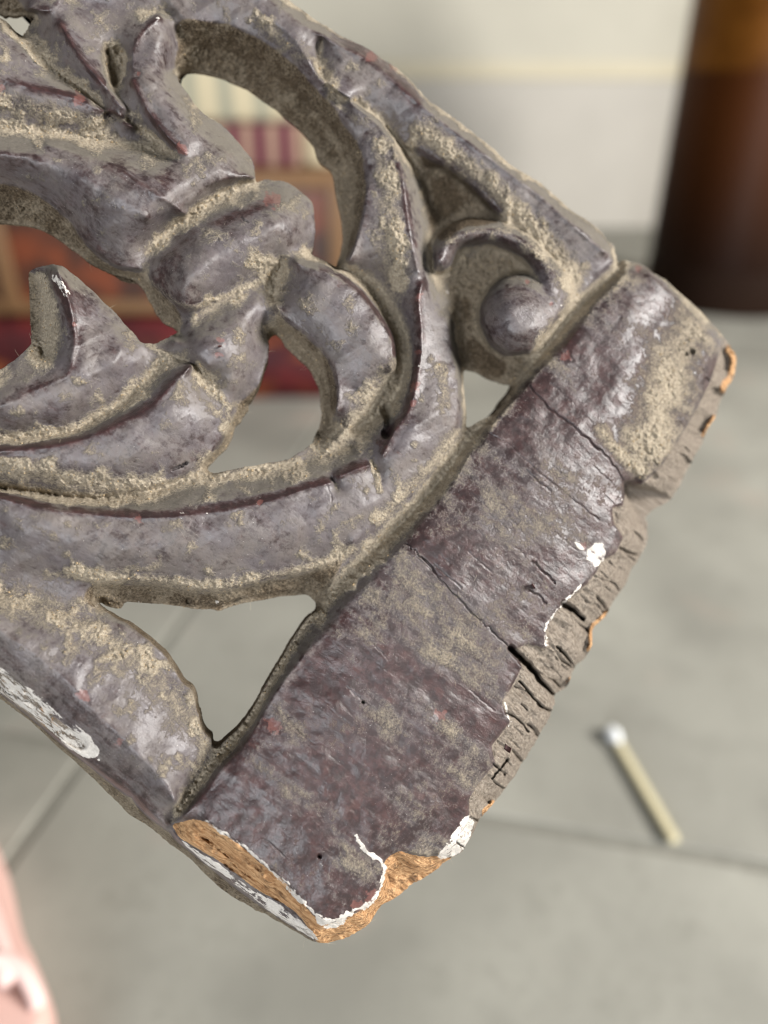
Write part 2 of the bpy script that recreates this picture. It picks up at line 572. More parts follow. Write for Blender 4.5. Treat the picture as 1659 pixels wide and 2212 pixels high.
H3 = [(582, 724, -9), (580, 745, -8), (578, 771, -8), (570, 801, -8), (558, 829, -8), (546, 856, -9), (538, 870, -10), (537, 886, -12), (525, 899, -12), (521, 913, -12), (508, 926, -12), (496, 954, -12), (479, 979, -12), (458, 999, -11), (447, 1012, -10),
      (462, 1022, -8), (498, 1015, -7), (550, 1007, -7), (578, 999, -7), (617, 993, -7), (637, 983, -7), (655, 972, -7), (677, 956, -8), (682, 936, -10), (693, 918, -12), (695, 894, -13), (693, 874, -13), (691, 845, -13), (679, 817, -13), (657, 785, -13), (637, 765, -13), (617, 749, -13), (606, 731, -13), (594, 721, -11)]
H4 = [(1001, 803, -10), (1023, 800, -13), (1053, 816, -13), (1080, 826, -13), (1105, 830, -11), (1098, 854, -7), (1078, 884, -7), (1043, 905, -7), (1009, 924, -8), (1006, 899, -8), (1004, 854, -8)]
H5 = [(212, 1304, -10), (232, 1309, -13), (257, 1313, -13), (275, 1301, -13), (325, 1303, -13), (375, 1308, -13), (420, 1315, -13), (450, 1315, -13), (475, 1318, -13), (505, 1308, -13), (550, 1300, -13), (600, 1290, -13), (650, 1285, -13), (670, 1288, -12), (681, 1302, -10), (685, 1316, -8), (665, 1335, -7), (640, 1373, -7), (615, 1413, -7), (595, 1446, -7), (580, 1474, -7), (554, 1521, -7), (534, 1551, -7), (509, 1581, -7), (476, 1612, -7), (460, 1615, -7), (454, 1598, -6), (437, 1583, -6), (431, 1566, -6), (424, 1536, -6), (418, 1503, -6), (394, 1476, -6), (378, 1455, -6), (360, 1428, -6), (330, 1393, -6), (295, 1368, -6), (270, 1348, -6), (240, 1331, -7), (222, 1316, -8)]
H6 = [(-60, -10, -9), (3, 31, -13), (17, 31, -13), (37, 32, -13), (71, 33, -12), (69, 44, -8), (63, 56, -8), (57, 64, -8), (56, 71, -8), (45, 77, -8), (24, 57, -8), (8, 44, -8), (-30, 18, -8)]
HOLES = [[(x, y, h + 1.6 if -8.6 < h < -5.4 else h) for x, y, h in q] for q in (H1, H2, H3, H4, H5, H6)]

# ---- carved ridges, edges and valleys
LN = []
LIFT = 0.0                                      # carved crests stand a little proud of the flat bar


def L(h, *pts):
    """h: one height, or a list of heights along the line"""
    p = []
    for i, q in enumerate(pts):
        if len(q) == 3:
            p.append(q)
        else:
            hh = h if not isinstance(h, (list, tuple)) else np.interp(i / max(1, len(pts) - 1), np.linspace(0, 1, len(h)), h)
            p.append((q[0], q[1], hh + (LIFT if hh > -1.35 else 0)))
    LN.append(catmull(p, False, 8))


# end rail (the broad flat bar)
L(-0.6, (1352, 592), (1338, 606), (1283, 661), (1253, 709), (1208, 759), (1158, 811), (1138, 836), (1098, 877), (1062, 920), (1040, 965), (1010, 990), (973, 1055), (925, 1114), (885, 1163), (850, 1203), (815, 1245), (752, 1305), (720, 1350), (655, 1418), (620, 1462), (585, 1511), (553, 1568), (522, 1618), (478, 1663), (433, 1722), (396, 1763))
L(-0.1, (1372, 605), (1300, 680), (1225, 775), (1110, 905), (1050, 990), (990, 1075), (940, 1125), (870, 1210), (780, 1310), (690, 1420), (610, 1530), (540, 1640), (470, 1720))
L(0.1, (1440, 680), (1360, 790), (1250, 920), (1130, 1060), (1020, 1200), (900, 1350), (790, 1490), (690, 1640), (600, 1770))
L(-5.2, (1342, 580), (1283, 632), (1233, 681), (1188, 741), (1138, 801), (1110, 838))
L(-5.4, (1060, 905), (1018, 941), (1000, 962), (978, 1003), (928, 1063), (883, 1113), (828, 1168), (778, 1213), (733, 1263), (700, 1300))
L(-5.4, (676, 1330), (655, 1362), (622, 1410), (596, 1456), (572, 1500), (544, 1550), (500, 1606), (455, 1652), (421, 1704), (386, 1754), (370, 1776))
# worn right-hand arris of the bar
L(-1.0, (1400, 590), (1460, 645), (1510, 700), (1535, 740), (1520, 800), (1495, 870), (1465, 930), (1430, 985), (1400, 1030), (1385, 1050))
L(-0.5, (1346, 1055), (1347, 1090), (1330, 1150), (1312, 1190), (1290, 1240), (1234, 1284), (1214, 1306), (1190, 1331), (1177, 1366), (1184, 1398))
L(-0.5, (1120, 1398), (1132, 1438), (1105, 1486), (1087, 1516), (1100, 1551), (1066, 1611), (1069, 1646), (1030, 1696), (1012, 1726), (1000, 1764), (975, 1808), (945, 1845))
L(-3.4, (1380, 1140), (1375, 1180), (1345, 1240), (1310, 1300), (1275, 1345))
L(-3.0, (1262, 1372), (1245, 1420), (1215, 1465))
L(-2.6, (1180, 1515), (1160, 1570), (1120, 1640), (1060, 1720), (1022, 1785))
L([-7, -9], (1352, 1060), (1374, 1072), (1410, 1080), (1432, 1080))
L(-8, (1364, 1085), (1385, 1098), (1404, 1092))
# lower end of the bar: chipped paint edge, wood arris, side
L(-0.6, (446, 1772), (497, 1808), (534, 1832), (575, 1868), (622, 1909), (645, 1937), (677, 1969), (702, 1990), (735, 1981), (766, 1962), (796, 1946), (812, 1925), (826, 1888), (822, 1863), (784, 1834), (768, 1808))
L(-0.5, (850, 1838), (890, 1840), (920, 1846))
L(-4.2, (380, 1800), (427, 1836), (483, 1868), (552, 1918), (608, 1951), (654, 1985), (694, 2018))
L(-5.0, (378, 1808), (427, 1848), (483, 1890), (534, 1930), (589, 1972), (645, 2009), (688, 2033))
L(-4.0, (712, 2006), (745, 1996), (790, 1970), (818, 1944))
L(-7.0, (838, 1890), (842, 1910), (836, 1930))
L(-3.6, (860, 1856), (890, 1870), (935, 1866))
LIFT = 1.0
# lower rail
L(-1.3, (-330, 1105), (-150, 1245), (0, 1362), (60, 1402), (130, 1457), (200, 1530), (280, 1612), (350, 1682), (378, 1730))
L(-3.8, (-330, 1210), (-120, 1355), (0, 1462), (60, 1500), (107, 1540), (150, 1575), (190, 1612), (231, 1655), (285, 1708), (320, 1750), (355, 1782))
L(-4.6, (0, 1490), (35, 1522), (107, 1581), (178, 1638), (231, 1677), (291, 1723), (325, 1760), (360, 1789))
L(-4.2, (330, 1440), (390, 1520), (415, 1590), (425, 1640), (408, 1700))
L(-5.5, (-330, 1160), (-120, 1240), (0, 1272), (50, 1283), (110, 1296), (170, 1306), (205, 1308))
# lower arm of the ring
L(-0.6, (-330, 1000), (-120, 1050), (0, 1073), (75, 1093), (150, 1105), (225, 1111), (300, 1116), (375, 1114), (450, 1106), (525, 1094), (600, 1076), (660, 1056), (700, 1046), (718, 1042))
L(-0.4, (730, 1030), (760, 1016), (785, 1008), (803, 1004))
L(-2.2, (716, 1030), (724, 1044), (728, 1056))
L(-2.4, (803, 1000), (815, 1030), (818, 1055))
L(-0.4, (825, 985), (848, 935), (870, 905), (889, 868), (897, 829), (907, 764), (908, 710), (904, 650), (912, 612))
L(-4.6, (-330, 1150), (-120, 1215), (0, 1235), (90, 1240), (150, 1240), (195, 1252), (250, 1254), (300, 1254), (360, 1258), (400, 1266), (440, 1273), (500, 1268), (575, 1249), (650, 1231), (700, 1216), (745, 1200))
L(-2.4, (760, 1172), (820, 1120), (870, 1068), (925, 1005), (960, 955), (985, 915), (992, 860), (990, 809), (981, 769), (972, 719), (966, 680))
L(-6.3, (-330, 1000), (-120, 1040), (0, 1056), (100, 1068), (200, 1078), (280, 1068), (350, 1054), (395, 1036), (440, 1018))
L(-5.2, (470, 1034), (560, 1020), (640, 1000), (700, 985), (760, 960))
# ring, upper part
L(-2.0, (340, -60), (392, 36), (470, 44), (530, 65), (585, 95), (630, 130), (665, 170), (710, 215), (742, 255), (780, 310), (794, 375), (791, 430), (776, 500), (752, 566))
L(-0.6, (560, 20), (640, 90), (690, 165), (753, 215), (800, 250), (840, 295), (862, 350), (873, 400), (882, 465), (892, 530), (905, 590))
L([-5, -7, -8, -7, -5], (833, 272), (878, 325), (903, 368), (920, 425), (931, 475), (937, 530), (945, 600), (968, 655))
L(-3.2, (697, 85), (688, 125), (690, 155), (720, 196), (775, 228), (833, 268), (880, 318))
# upper rail
L(-0.6, (420, -120), (600, 12), (700, 80), (790, 125), (870, 190), (940, 250), (1060, 342), (1170, 425), (1270, 512), (1308, 545))
L(-2.6, (898, 316), (938, 342), (998, 377), (1038, 416), (1083, 463), (1138, 516), (1190, 562), (1240, 622), (1252, 634))
L(-2.6, (1325, 560), (1290, 598), (1255, 632))
L(-12.0, (915, 385), (935, 440), (960, 470), (1000, 478), (1040, 470), (1065, 478))
L(-9.0, (940, 365), (990, 400), (1040, 445))
L(-12.0, (938, 500), (960, 510))
# spiral boss
L(-2.2, (945, 545), (968, 518), (1008, 496), (1073, 496), (1123, 517), (1173, 557), (1208, 591), (1238, 631), (1240, 650))
L(-7.5, (985, 592), (1010, 588), (1040, 588), (1085, 590), (1115, 578), (1105, 558), (1060, 553), (1020, 565))
L(-2.4, (1140, 752), (1165, 735), (1205, 692), (1236, 658))
L(-10.0, (1006, 648), (1022, 650), (1016, 670), (1022, 705), (1050, 735), (1100, 762), (1125, 775))
L(-11.0, (992, 640), (996, 690), (1005, 740), (1025, 775), (1060, 795), (1100, 812))
L(-12.5, (1002, 700), (1006, 760), (1012, 792))
# small inner scroll
L(-5.6, (660, 552), (708, 570), (758, 595), (799, 635), (829, 680), (854, 730), (861, 779), (863, 805))
L(-0.8, (640, 568), (693, 582), (727, 596), (773, 630), (813, 680), (842, 724), (851, 762), (845, 800))
L(-2.6, (595, 660), (625, 694), (670, 728), (710, 769), (726, 812), (730, 850), (725, 890))
L(-6.2, (610, 570), (597, 605), (592, 650))
L(-6.4, (736, 576), (790, 606), (838, 660), (866, 720), (874, 770), (868, 820), (845, 870), (800, 905), (760, 930))
L(-4.2, (760, 840), (800, 860), (770, 900), (740, 940), (710, 960))
# stem
L(-5.2, (390, 714), (440, 676), (495, 641), (540, 616), (575, 604))
L(-4.4, (312, 746), (360, 767), (405, 782), (440, 805), (465, 845), (500, 884))
L(-3.2, (376, 736), (415, 760), (452, 791))
# collar
L(-5.2, (318, 545), (360, 506), (400, 471), (450, 436), (500, 409), (550, 391))
L(-4.4, (326, 570), (330, 610), (350, 627), (372, 647), (402, 661), (428, 664))
# bell of the baluster
L(-4.6, (-330, 330), (-120, 365), (0, 388), (50, 402), (100, 427), (150, 467), (190, 524), (250, 572), (308, 584))
L(-1.2, (-330, 285), (-100, 310), (0, 330), (120, 345), (220, 400), (320, 470))
L(-0.6, (100, 310), (230, 350), (340, 420), (400, 460))
L(-2.0, (408, 438), (450, 398), (525, 381), (548, 384))
L(-2.6, (396, 455), (440, 415))
L(-2.0, (430, 335), (480, 368), (512, 378))
# leaves
L(-4.2, (-330, 240), (-120, 258), (0, 270), (75, 281), (150, 294), (250, 309), (350, 326), (372, 330))
L(-0.3, (282, 170), (320, 240), (360, 295), (402, 332))
L(-4.4, (50, 90), (110, 142), (175, 191), (225, 236), (300, 276), (355, 312))
L(-0.8, (-330, 90), (-100, 140), (0, 168), (75, 190), (180, 215), (290, 272))
L(-0.5, (130, 52), (175, 125), (220, 178), (270, 235))
L(-2.0, (170, 40), (210, 110), (245, 195), (300, 262))
L(-5.2, (232, 110), (236, 150), (245, 182), (258, 165), (268, 120), (255, 108))
L(-0.8, (345, 36), (312, 66), (288, 104), (285, 165))
L(-5.5, (388, 62), (391, 100), (384, 135))
L(-3.4, (-200, -120), (60, -40), (180, 5), (300, 25), (380, 25))
L(-1.4, (60, 20), (110, 20), (150, -40))
L(-5.0, (66, 78), (95, 95))
L(-2.8, (-330, 40), (-120, 20), (0, 60), (45, 100), (90, 150))
L(-1.5, (-330, -150), (0, -140), (200, -110))
# horned leaf and inner bands
L([-0.4, -0.4, -0.8, -1.6], (124, 580), (135, 610), (150, 660), (160, 724), (155, 774), (145, 809), (100, 830), (50, 855), (0, 875), (-150, 905), (-330, 920))
L(-6.0, (84, 600), (92, 650), (98, 710), (92, 765))
L(-2.8, (220, 690), (260, 745), (240, 800))
L(-5.6, (350, 790), (310, 825), (270, 865), (220, 896), (165, 929), (100, 940), (0, 947), (-330, 960))
L(-1.2, (-330, 985), (-120, 978), (0, 973), (50, 970), (125, 960), (200, 940), (265, 910), (325, 880), (370, 832), (412, 790))
L(-4.8, (503, 886), (488, 930), (455, 980), (402, 1018), (340, 1044), (250, 1060), (150, 1058), (0, 1042), (-330, 1000))

# ---- solve the height field (membrane through all lines, coarse to fine)
out_s = catmull(OUT, True, 6)
holes_s = [catmull(h, True, 6) for h in HOLES]


def jag(poly, amp, seed):
    r = np.random.default_rng(seed)
    n = len(poly)
    w = r.normal(size=n)
    w2 = np.convolve(np.r_[w, w[:9]], np.ones(5) / 5, mode='same')[:n]
    t = np.roll(poly, -1, 0)[:, :2] - np.roll(poly, 1, 0)[:, :2]
    t /= (np.linalg.norm(t, axis=1)[:, None] + 1e-9)
    nn = np.stack([-t[:, 1], t[:, 0]], 1)
    q = poly.copy()
    q[:, :2] += nn * (w * 0.45 + w2 * 1.4)[:, None] * amp
    return q


out_s = jag(out_s, 1.5, 3)
holes_s = [jag(h, 1.1, 10 + i) for i, h in enumerate(holes_s)]

acc = np.zeros((NY, NX))
cnt = np.zeros((NY, NX))


def raster(p):
    for a, b in zip(p[:-1], p[1:]):
        n = max(2, int(np.hypot(*(b - a)[:2]) / (STEP * 0.5)) + 1)
        t = np.linspace(0, 1, n)[:, None]
        q = a[None] * (1 - t) + b[None] * t
        i = np.round((q[:, 0] - GX0) / STEP).astype(int)
        j = np.round((q[:, 1] - GY0) / STEP).astype(int)
        ok = (i >= 0) & (i < NX) & (j >= 0) & (j < NY)
        np.add.at(acc, (j[ok], i[ok]), q[ok, 2])
        np.add.at(cnt, (j[ok], i[ok]), 1)


for p in LN:
    raster(p)
for p in [out_s] + holes_s:
    raster(np.vstack([p, p[:1]]))


def solve(acc, cnt, it):
    ny, nx = acc.shape
    if min(ny, nx) < 24:
        h = np.full((ny, nx), acc.sum() / max(1, cnt.sum()))
        n_it = 400
    else:
        py, px = ny + ny % 2, nx + nx % 2
        a = np.zeros((py, px))
        c = np.zeros((py, px))
        a[:ny, :nx], c[:ny, :nx] = acc, cnt
        a2 = a.reshape(py // 2, 2, px // 2, 2).sum((1, 3))
        c2 = c.reshape(py // 2, 2, px // 2, 2).sum((1, 3))
        hc = solve(a2, c2, it)
        h = np.repeat(np.repeat(hc, 2, 0), 2, 1)[:ny, :nx]
        n_it = it
    m = cnt > 0
    v = np.where(m, acc / np.maximum(cnt, 1), 0)
    h = np.where(m, v, h)
    for _ in range(n_it):
        p = np.pad(h, 1, mode='edge')
        h = 0.25 * (p[:-2, 1:-1] + p[2:, 1:-1] + p[1:-1, :-2] + p[1:-1, 2:])
        h[m] = v[m]
    return h


H = solve(acc, cnt, 90)
D_ = np.clip(-H, 0, 20)
H = np.where(H < 0, -np.where(D_ < 7, 7.0 * (D_ / 7.0) ** 1.3, 7 + (D_ - 7) * 0.42), H)    # full, rounded sections that drop steeply into the hollows
H = blur(H, 1.4)

def dome(poly, amp, width):
    q = np.array(poly, float)
    d = poly_dist(q, width, True)
    return blur(inside(q) * amp * (1 - (1 - np.clip(d / width, 0, 1)) ** 2), 6.5)


H += dome([(556, 395), (500, 412), (400, 474), (322, 550), (328, 605), (385, 712), (440, 674), (495, 639), (575, 602), (650, 545), (676, 530), (678, 440), (620, 398)], 7.0, 105)
H += dome([(-330, 300), (0, 284), (150, 300), (350, 330), (402, 338), (470, 300), (548, 350), (550, 386), (500, 405), (400, 467), (320, 540), (300, 585), (250, 575), (190, 525), (100, 428), (0, 390), (-330, 335)], 3.0, 95)
H += dome([(390, 716), (440, 678), (495, 643), (575, 606), (585, 650), (580, 745), (558, 829), (540, 868), (500, 880), (465, 840), (440, 802), (405, 780)], 4.6, 78)
H += dome([(1345, 600), (1250, 705), (1060, 925), (850, 1210), (720, 1355), (560, 1555), (400, 1768), (690, 2000), (960, 1845), (1100, 1600), (1200, 1380), (1340, 1100), (1500, 800), (1400, 600)], 1.2, 170)
H += dome([(600, 600), (690, 556), (758, 597), (829, 682), (860, 780), (830, 860), (740, 900), (726, 812), (670, 730), (598, 660)], 1.6, 55)
H += dome([(0, 885), (145, 815), (165, 760), (260, 700), (308, 745), (345, 790), (270, 860), (165, 925), (0, 943)], 1.4, 50)
H += dome([(0, 985), (200, 950), (325, 890), (405, 800), (465, 850), (500, 888), (450, 980), (340, 1042), (150, 1056), (0, 1040)], 1.6, 60)
H += dome([(282, 170), (345, 40), (386, 65), (386, 135), (436, 239), (540, 336), (500, 360), (402, 330), (350, 280)], 2.6, 55)
H += dome([(0, 1085), (225, 1120), (450, 1112), (660, 1062), (800, 1012), (900, 850), (985, 780), (1000, 900), (880, 1060), (745, 1196), (500, 1264), (250, 1250), (0, 1235)], 1.6, 70)
arm = catmull([(950, 560), (972, 524), (1010, 504), (1068, 500), (1120, 518), (1164, 552), (1190, 596), (1190, 636), (1176, 664), (1152, 680), (1130, 682)], False, 10)
bz = inside(np.array([(940, 600), (930, 500), (1010, 470), (1080, 478), (1150, 510), (1240, 600), (1250, 636), (1146, 764), (1090, 770), (1036, 735), (1020, 650)], float))
vol = np.full((NY, NX), -20.0)
na = len(arm)
for k, (ax_, ay_) in enumerate(arm[:, :2]):
    t_ = k / (na - 1)
    r_ = np.interp(t_, [0, 0.5, 0.75, 1], [30, 34, 58, 94])
    top_ = np.interp(t_, [0, 0.5, 0.75, 1], [0.8, 2.0, 3.0, 5.2])
    w_ = window(np.array([[ax_, ay_]]), r_ + 4)
    q_ = 1 - (np.hypot((GXX[w_] - ax_), (GYY[w_] - ay_)) / r_) ** 2
    vol[w_] = np.maximum(vol[w_], np.where(q_ > 0, top_ - 8.0 * (1 - np.sqrt(np.clip(q_, 0, 1))), -20))
rb = np.hypot((GXX - 1110) / 80.0, (GYY - 682) / 72.0)
H = np.where(bz, np.maximum(H, vol), H)
H = np.where(bz, blur(H, 2.0), H)
# ---- signed distance of the silhouette, in grid cells (negative inside)
ins = inside(out_s)
for p in holes_s:
    ins &= ~inside(p)
REACH = 40.0
sd = np.full((NY, NX), REACH)
for p in [out_s] + holes_s:
    n = len(p)
    for k in range(n):
        seg_dist(sd, p[k], p[(k + 1) % n], REACH)
edge_d = sd.copy()
sd = np.where(ins, -sd, sd) / STEP

# ------------------------------------------------------------------ wear maps
def P(*pts):
    return catmull(pts, True, 5)


def pmask(poly, soft=3.0, j=1.6, seed=1):
    q = jag(np.array(poly, float), j, seed)
    m = inside(q).astype(float)
    return blur(m, soft / STEP)


def smax(a, b):
    return np.maximum(a, b)


def stroke(pts, w, soft=0.5):
    d = poly_dist(catmull(pts, False, 6), w * 1.6 + 4)
    return np.clip((w - d) / (w * soft) + 0.0, 0, 1)


wood = np.zeros((NY, NX))
fresh = np.zeros((NY, NX))
gesso = np.zeros((NY, NX))
red = np.zeros((NY, NX))
dust = np.zeros((NY, NX))

W_RIGHT = [(1322, 1096), (1345, 1092), (1352, 1050), (1385, 1045), (1428, 1012), (1470, 945), (1508, 885), (1538, 818), (1560, 752), (1572, 722), (1600, 760), (1600, 840), (1500, 1060), (1420, 1180), (1300, 1380), (1205, 1540), (1120, 1690), (1040, 1800), (990, 1860), (975, 1842), (1000, 1800), (1015, 1765), (1012, 1728), (1030, 1696), (1068, 1650), (1064, 1612), (1102, 1560), (1086, 1517), (1105, 1486), (1131, 1440), (1112, 1402), (1140, 1393), (1182, 1402), (1177, 1366), (1191, 1331), (1214, 1306), (1240, 1282), (1268, 1262), (1290, 1235), (1300, 1210), (1330, 1195), (1345, 1160), (1326, 1130)]
wood = smax(wood, pmask(W_RIGHT, 2.5, 2.2, 4))
W_STRIP = P((374, 1784), (404, 1772), (441, 1773), (497, 1812), (534, 1840), (575, 1874), (617, 1910), (645, 1941), (672, 1972), (702, 1996), (737, 1988), (784, 1963), (814, 1936), (826, 1900), (829, 1864), (858, 1842), (890, 1847), (922, 1852), (968, 1850), (1000, 1880), (860, 1960), (740, 2045), (690, 2040), (654, 1986), (608, 1951), (552, 1918), (483, 1868), (427, 1836), (385, 1806))
ms = pmask(W_STRIP, 2.0, 1.4, 5)
wood = smax(wood, ms)
fresh = smax(fresh, ms)
chip = np.clip((11 - edge_d) / 6, 0, 1) * np.clip((vnoise(46, 88) - 0.60) * 8, 0, 1) * (GXX > 1040)
fresh = smax(fresh, chip)
tip = np.clip((17 - edge_d) / 7, 0, 1) * np.clip((62 - np.hypot(GXX - 1586, GYY - 800)) / 14, 0, 1)
fresh = smax(fresh, tip * (0.55 + 0.7 * vnoise(18, 89)))
wood = smax(wood, tip)
# white ground: edge line of the chipped paint, patches
def wline(pts, w, j=1.0, seed=1):
    p = catmull(pts, False, 10)
    r = np.random.default_rng(seed)
    p[:, :2] += r.normal(size=(len(p), 2)) * j
    d = poly_dist(p, 14)
    wv = w * (0.35 + 1.3 * vnoise(16, seed))
    return np.clip((wv - d) / 1.6 + 0.5, 0, 1)


gesso = smax(gesso, wline([(770, 1800), (784, 1833), (825, 1861), (830, 1889), (816, 1930), (797, 1953), (765, 1967), (735, 1985), (702, 1994), (677, 1972), (645, 1940), (622, 1912)], 4.2, 1.8, 21))
gesso = smax(gesso, 0.85 * wline([(622, 1912), (600, 1895), (575, 1870), (534, 1832), (497, 1808), (446, 1774)], 3.4, 1.2, 22))
gesso = smax(gesso, pmask(P((685, 1972), (720, 1986), (750, 1975), (742, 1998), (705, 2006), (684, 1992)), 1.5, 1, 23))
gesso = smax(gesso, pmask(P((381, 1806), (427, 1838), (483, 1872), (552, 1924), (608, 1957), (654, 1992), (690, 2036), (645, 2010), (589, 1974), (534, 1932), (483, 1891), (427, 1848)), 1.5, 1.6, 24) * (0.5 + 0.9 * fbm(40, 77, 3)))
gesso = smax(gesso, pmask(P((1002, 1764), (1026, 1771), (1019, 1806), (991, 1846), (944, 1853), (972, 1812), (985, 1790)), 1.5, 1.8, 25))
gesso = smax(gesso, pmask(P((1270, 1190), (1284, 1172), (1302, 1170), (1308, 1186), (1302, 1210), (1290, 1224), (1272, 1216), (1265, 1200)), 1.5, 1.6, 26))
gesso = smax(gesso, pmask(P((1238, 1168), (1250, 1172), (1262, 1186), (1248, 1184)), 1.5, 1, 27))
gesso = smax(gesso, wline([(1256, 1262), (1240, 1280), (1216, 1304), (1194, 1330), (1179, 1350), (1178, 1372), (1182, 1394)], 2.6, 1.4, 28))
gesso = smax(gesso, wline([(1090, 1518), (1100, 1556), (1098, 1568)], 2.0, 1.2, 29))
gesso = smax(gesso, pmask(P((0, 1437), (35, 1465), (89, 1499), (121, 1531), (185, 1582), (212, 1626), (180, 1634), (107, 1579), (35, 1522), (-60, 1450), (-60, 1400)), 1.5, 2.5, 30) * (0.35 + 1.0 * fbm(26, 78, 3, 3.0, GRAIN)))
lw = pmask(P((0, 1452), (60, 1490), (120, 1545), (185, 1600), (165, 1615), (90, 1565), (0, 1495)), 2, 2, 31)
wood = smax(wood, lw * 0.7)
fresh = smax(fresh, lw * 0.35)
for (x, y, r) in ((966, 632, 9), (240, 1574, 7), (213, 1642, 4), (1256, 836, 6), (500, 505, 5), (790, 1112, 4), (325, 1117, 9), (395, 1108, 9), (448, 1108, 6), (300, 1300, 3), (928, 1262, 3), (1040, 1345, 4), (1077, 1382, 3), (698, 1870, 8), (1212, 660, 6), (390, 55, 4), (340, 37, 6), (212, 1306, 7), (470, 1300, 10), (440, 1285, 8), (215, 605, 3), (120, 600, 5), (130, 612, 6), (1010, 1640, 3), (905, 790, 5), (1345, 1078, 6)):
    w = window(np.array([[x, y]], float), r * 2.6)
    g = np.clip(1.15 - np.hypot((GXX[w] - x) * 1.0, (GYY[w] - y) * 1.1) / r * (0.6 + 0.8 * vnoise(6, int(x), win=w)), 0, 1)
    gesso[w] = smax(gesso[w], g * 0.85)
gesso = smax(gesso, 0.75 * wline([(120, 598), (132, 618), (142, 632)], 7, 1.2, 35))
# rubbed, reddish chips
for (x, y, r) in ((594, 1566, 22), (566, 1478, 10), (1222, 770, 14), (895, 835, 13), (905, 760, 9), (893, 872, 9), (588, 430, 22), (860, 130, 26), (800, 120, 14), (180, 1505, 16), (258, 1605, 12), (1080, 1612, 9), (950, 1545, 16), (478, 735, 10), (470, 765, 9), (170, 213, 16), (300, 160, 8), (395, 325, 16), (0, 190, 14), (1140, 610, 8), (1190, 655, 6), (805, 1940, 22), (770, 1955, 16), (1285, 1205, 16), (905, 640, 10), (560, 1086, 8), (300, 1120, 10), (160, 700, 6), (1262, 1180, 10), (950, 220, 12), (1180, 400, 8), (1380, 580, 9)):
    w = window(np.array([[x, y]], float), r * 2.6)
    d = np.hypot(GXX[w] - x, (GYY[w] - y)) / r * (0.55 + 0.9 * vnoise(9, int(x * 3 + y), win=w))
    red[w] = smax(red[w], np.clip(1.25 - d, 0, 1))

gesso *= 0.70
# facing and hollowness of the carving
Hs = blur(H, 2.5)
gyv, gxv = np.gradient(Hs, STEP)                    # mm per sketch unit, y grows downwards
slope_up = -gyv * 10.0                              # > 0 where the facet looks downward in the picture? (height falls with y)
hollow = np.clip((blur(H, 14) - H) / 1.6, 0, 1.6)
hollow_s = np.clip((blur(H, 6) - H) / 0.8, 0, 1.5)
face_up = np.clip(gyv * 9.0 - gxv * 2.0, -1, 1)     # surface rising towards the bottom of the picture faces up
dust = 0.46 * hollow + 0.25 * hollow_s + 0.16 * np.clip(face_up, 0, 1)
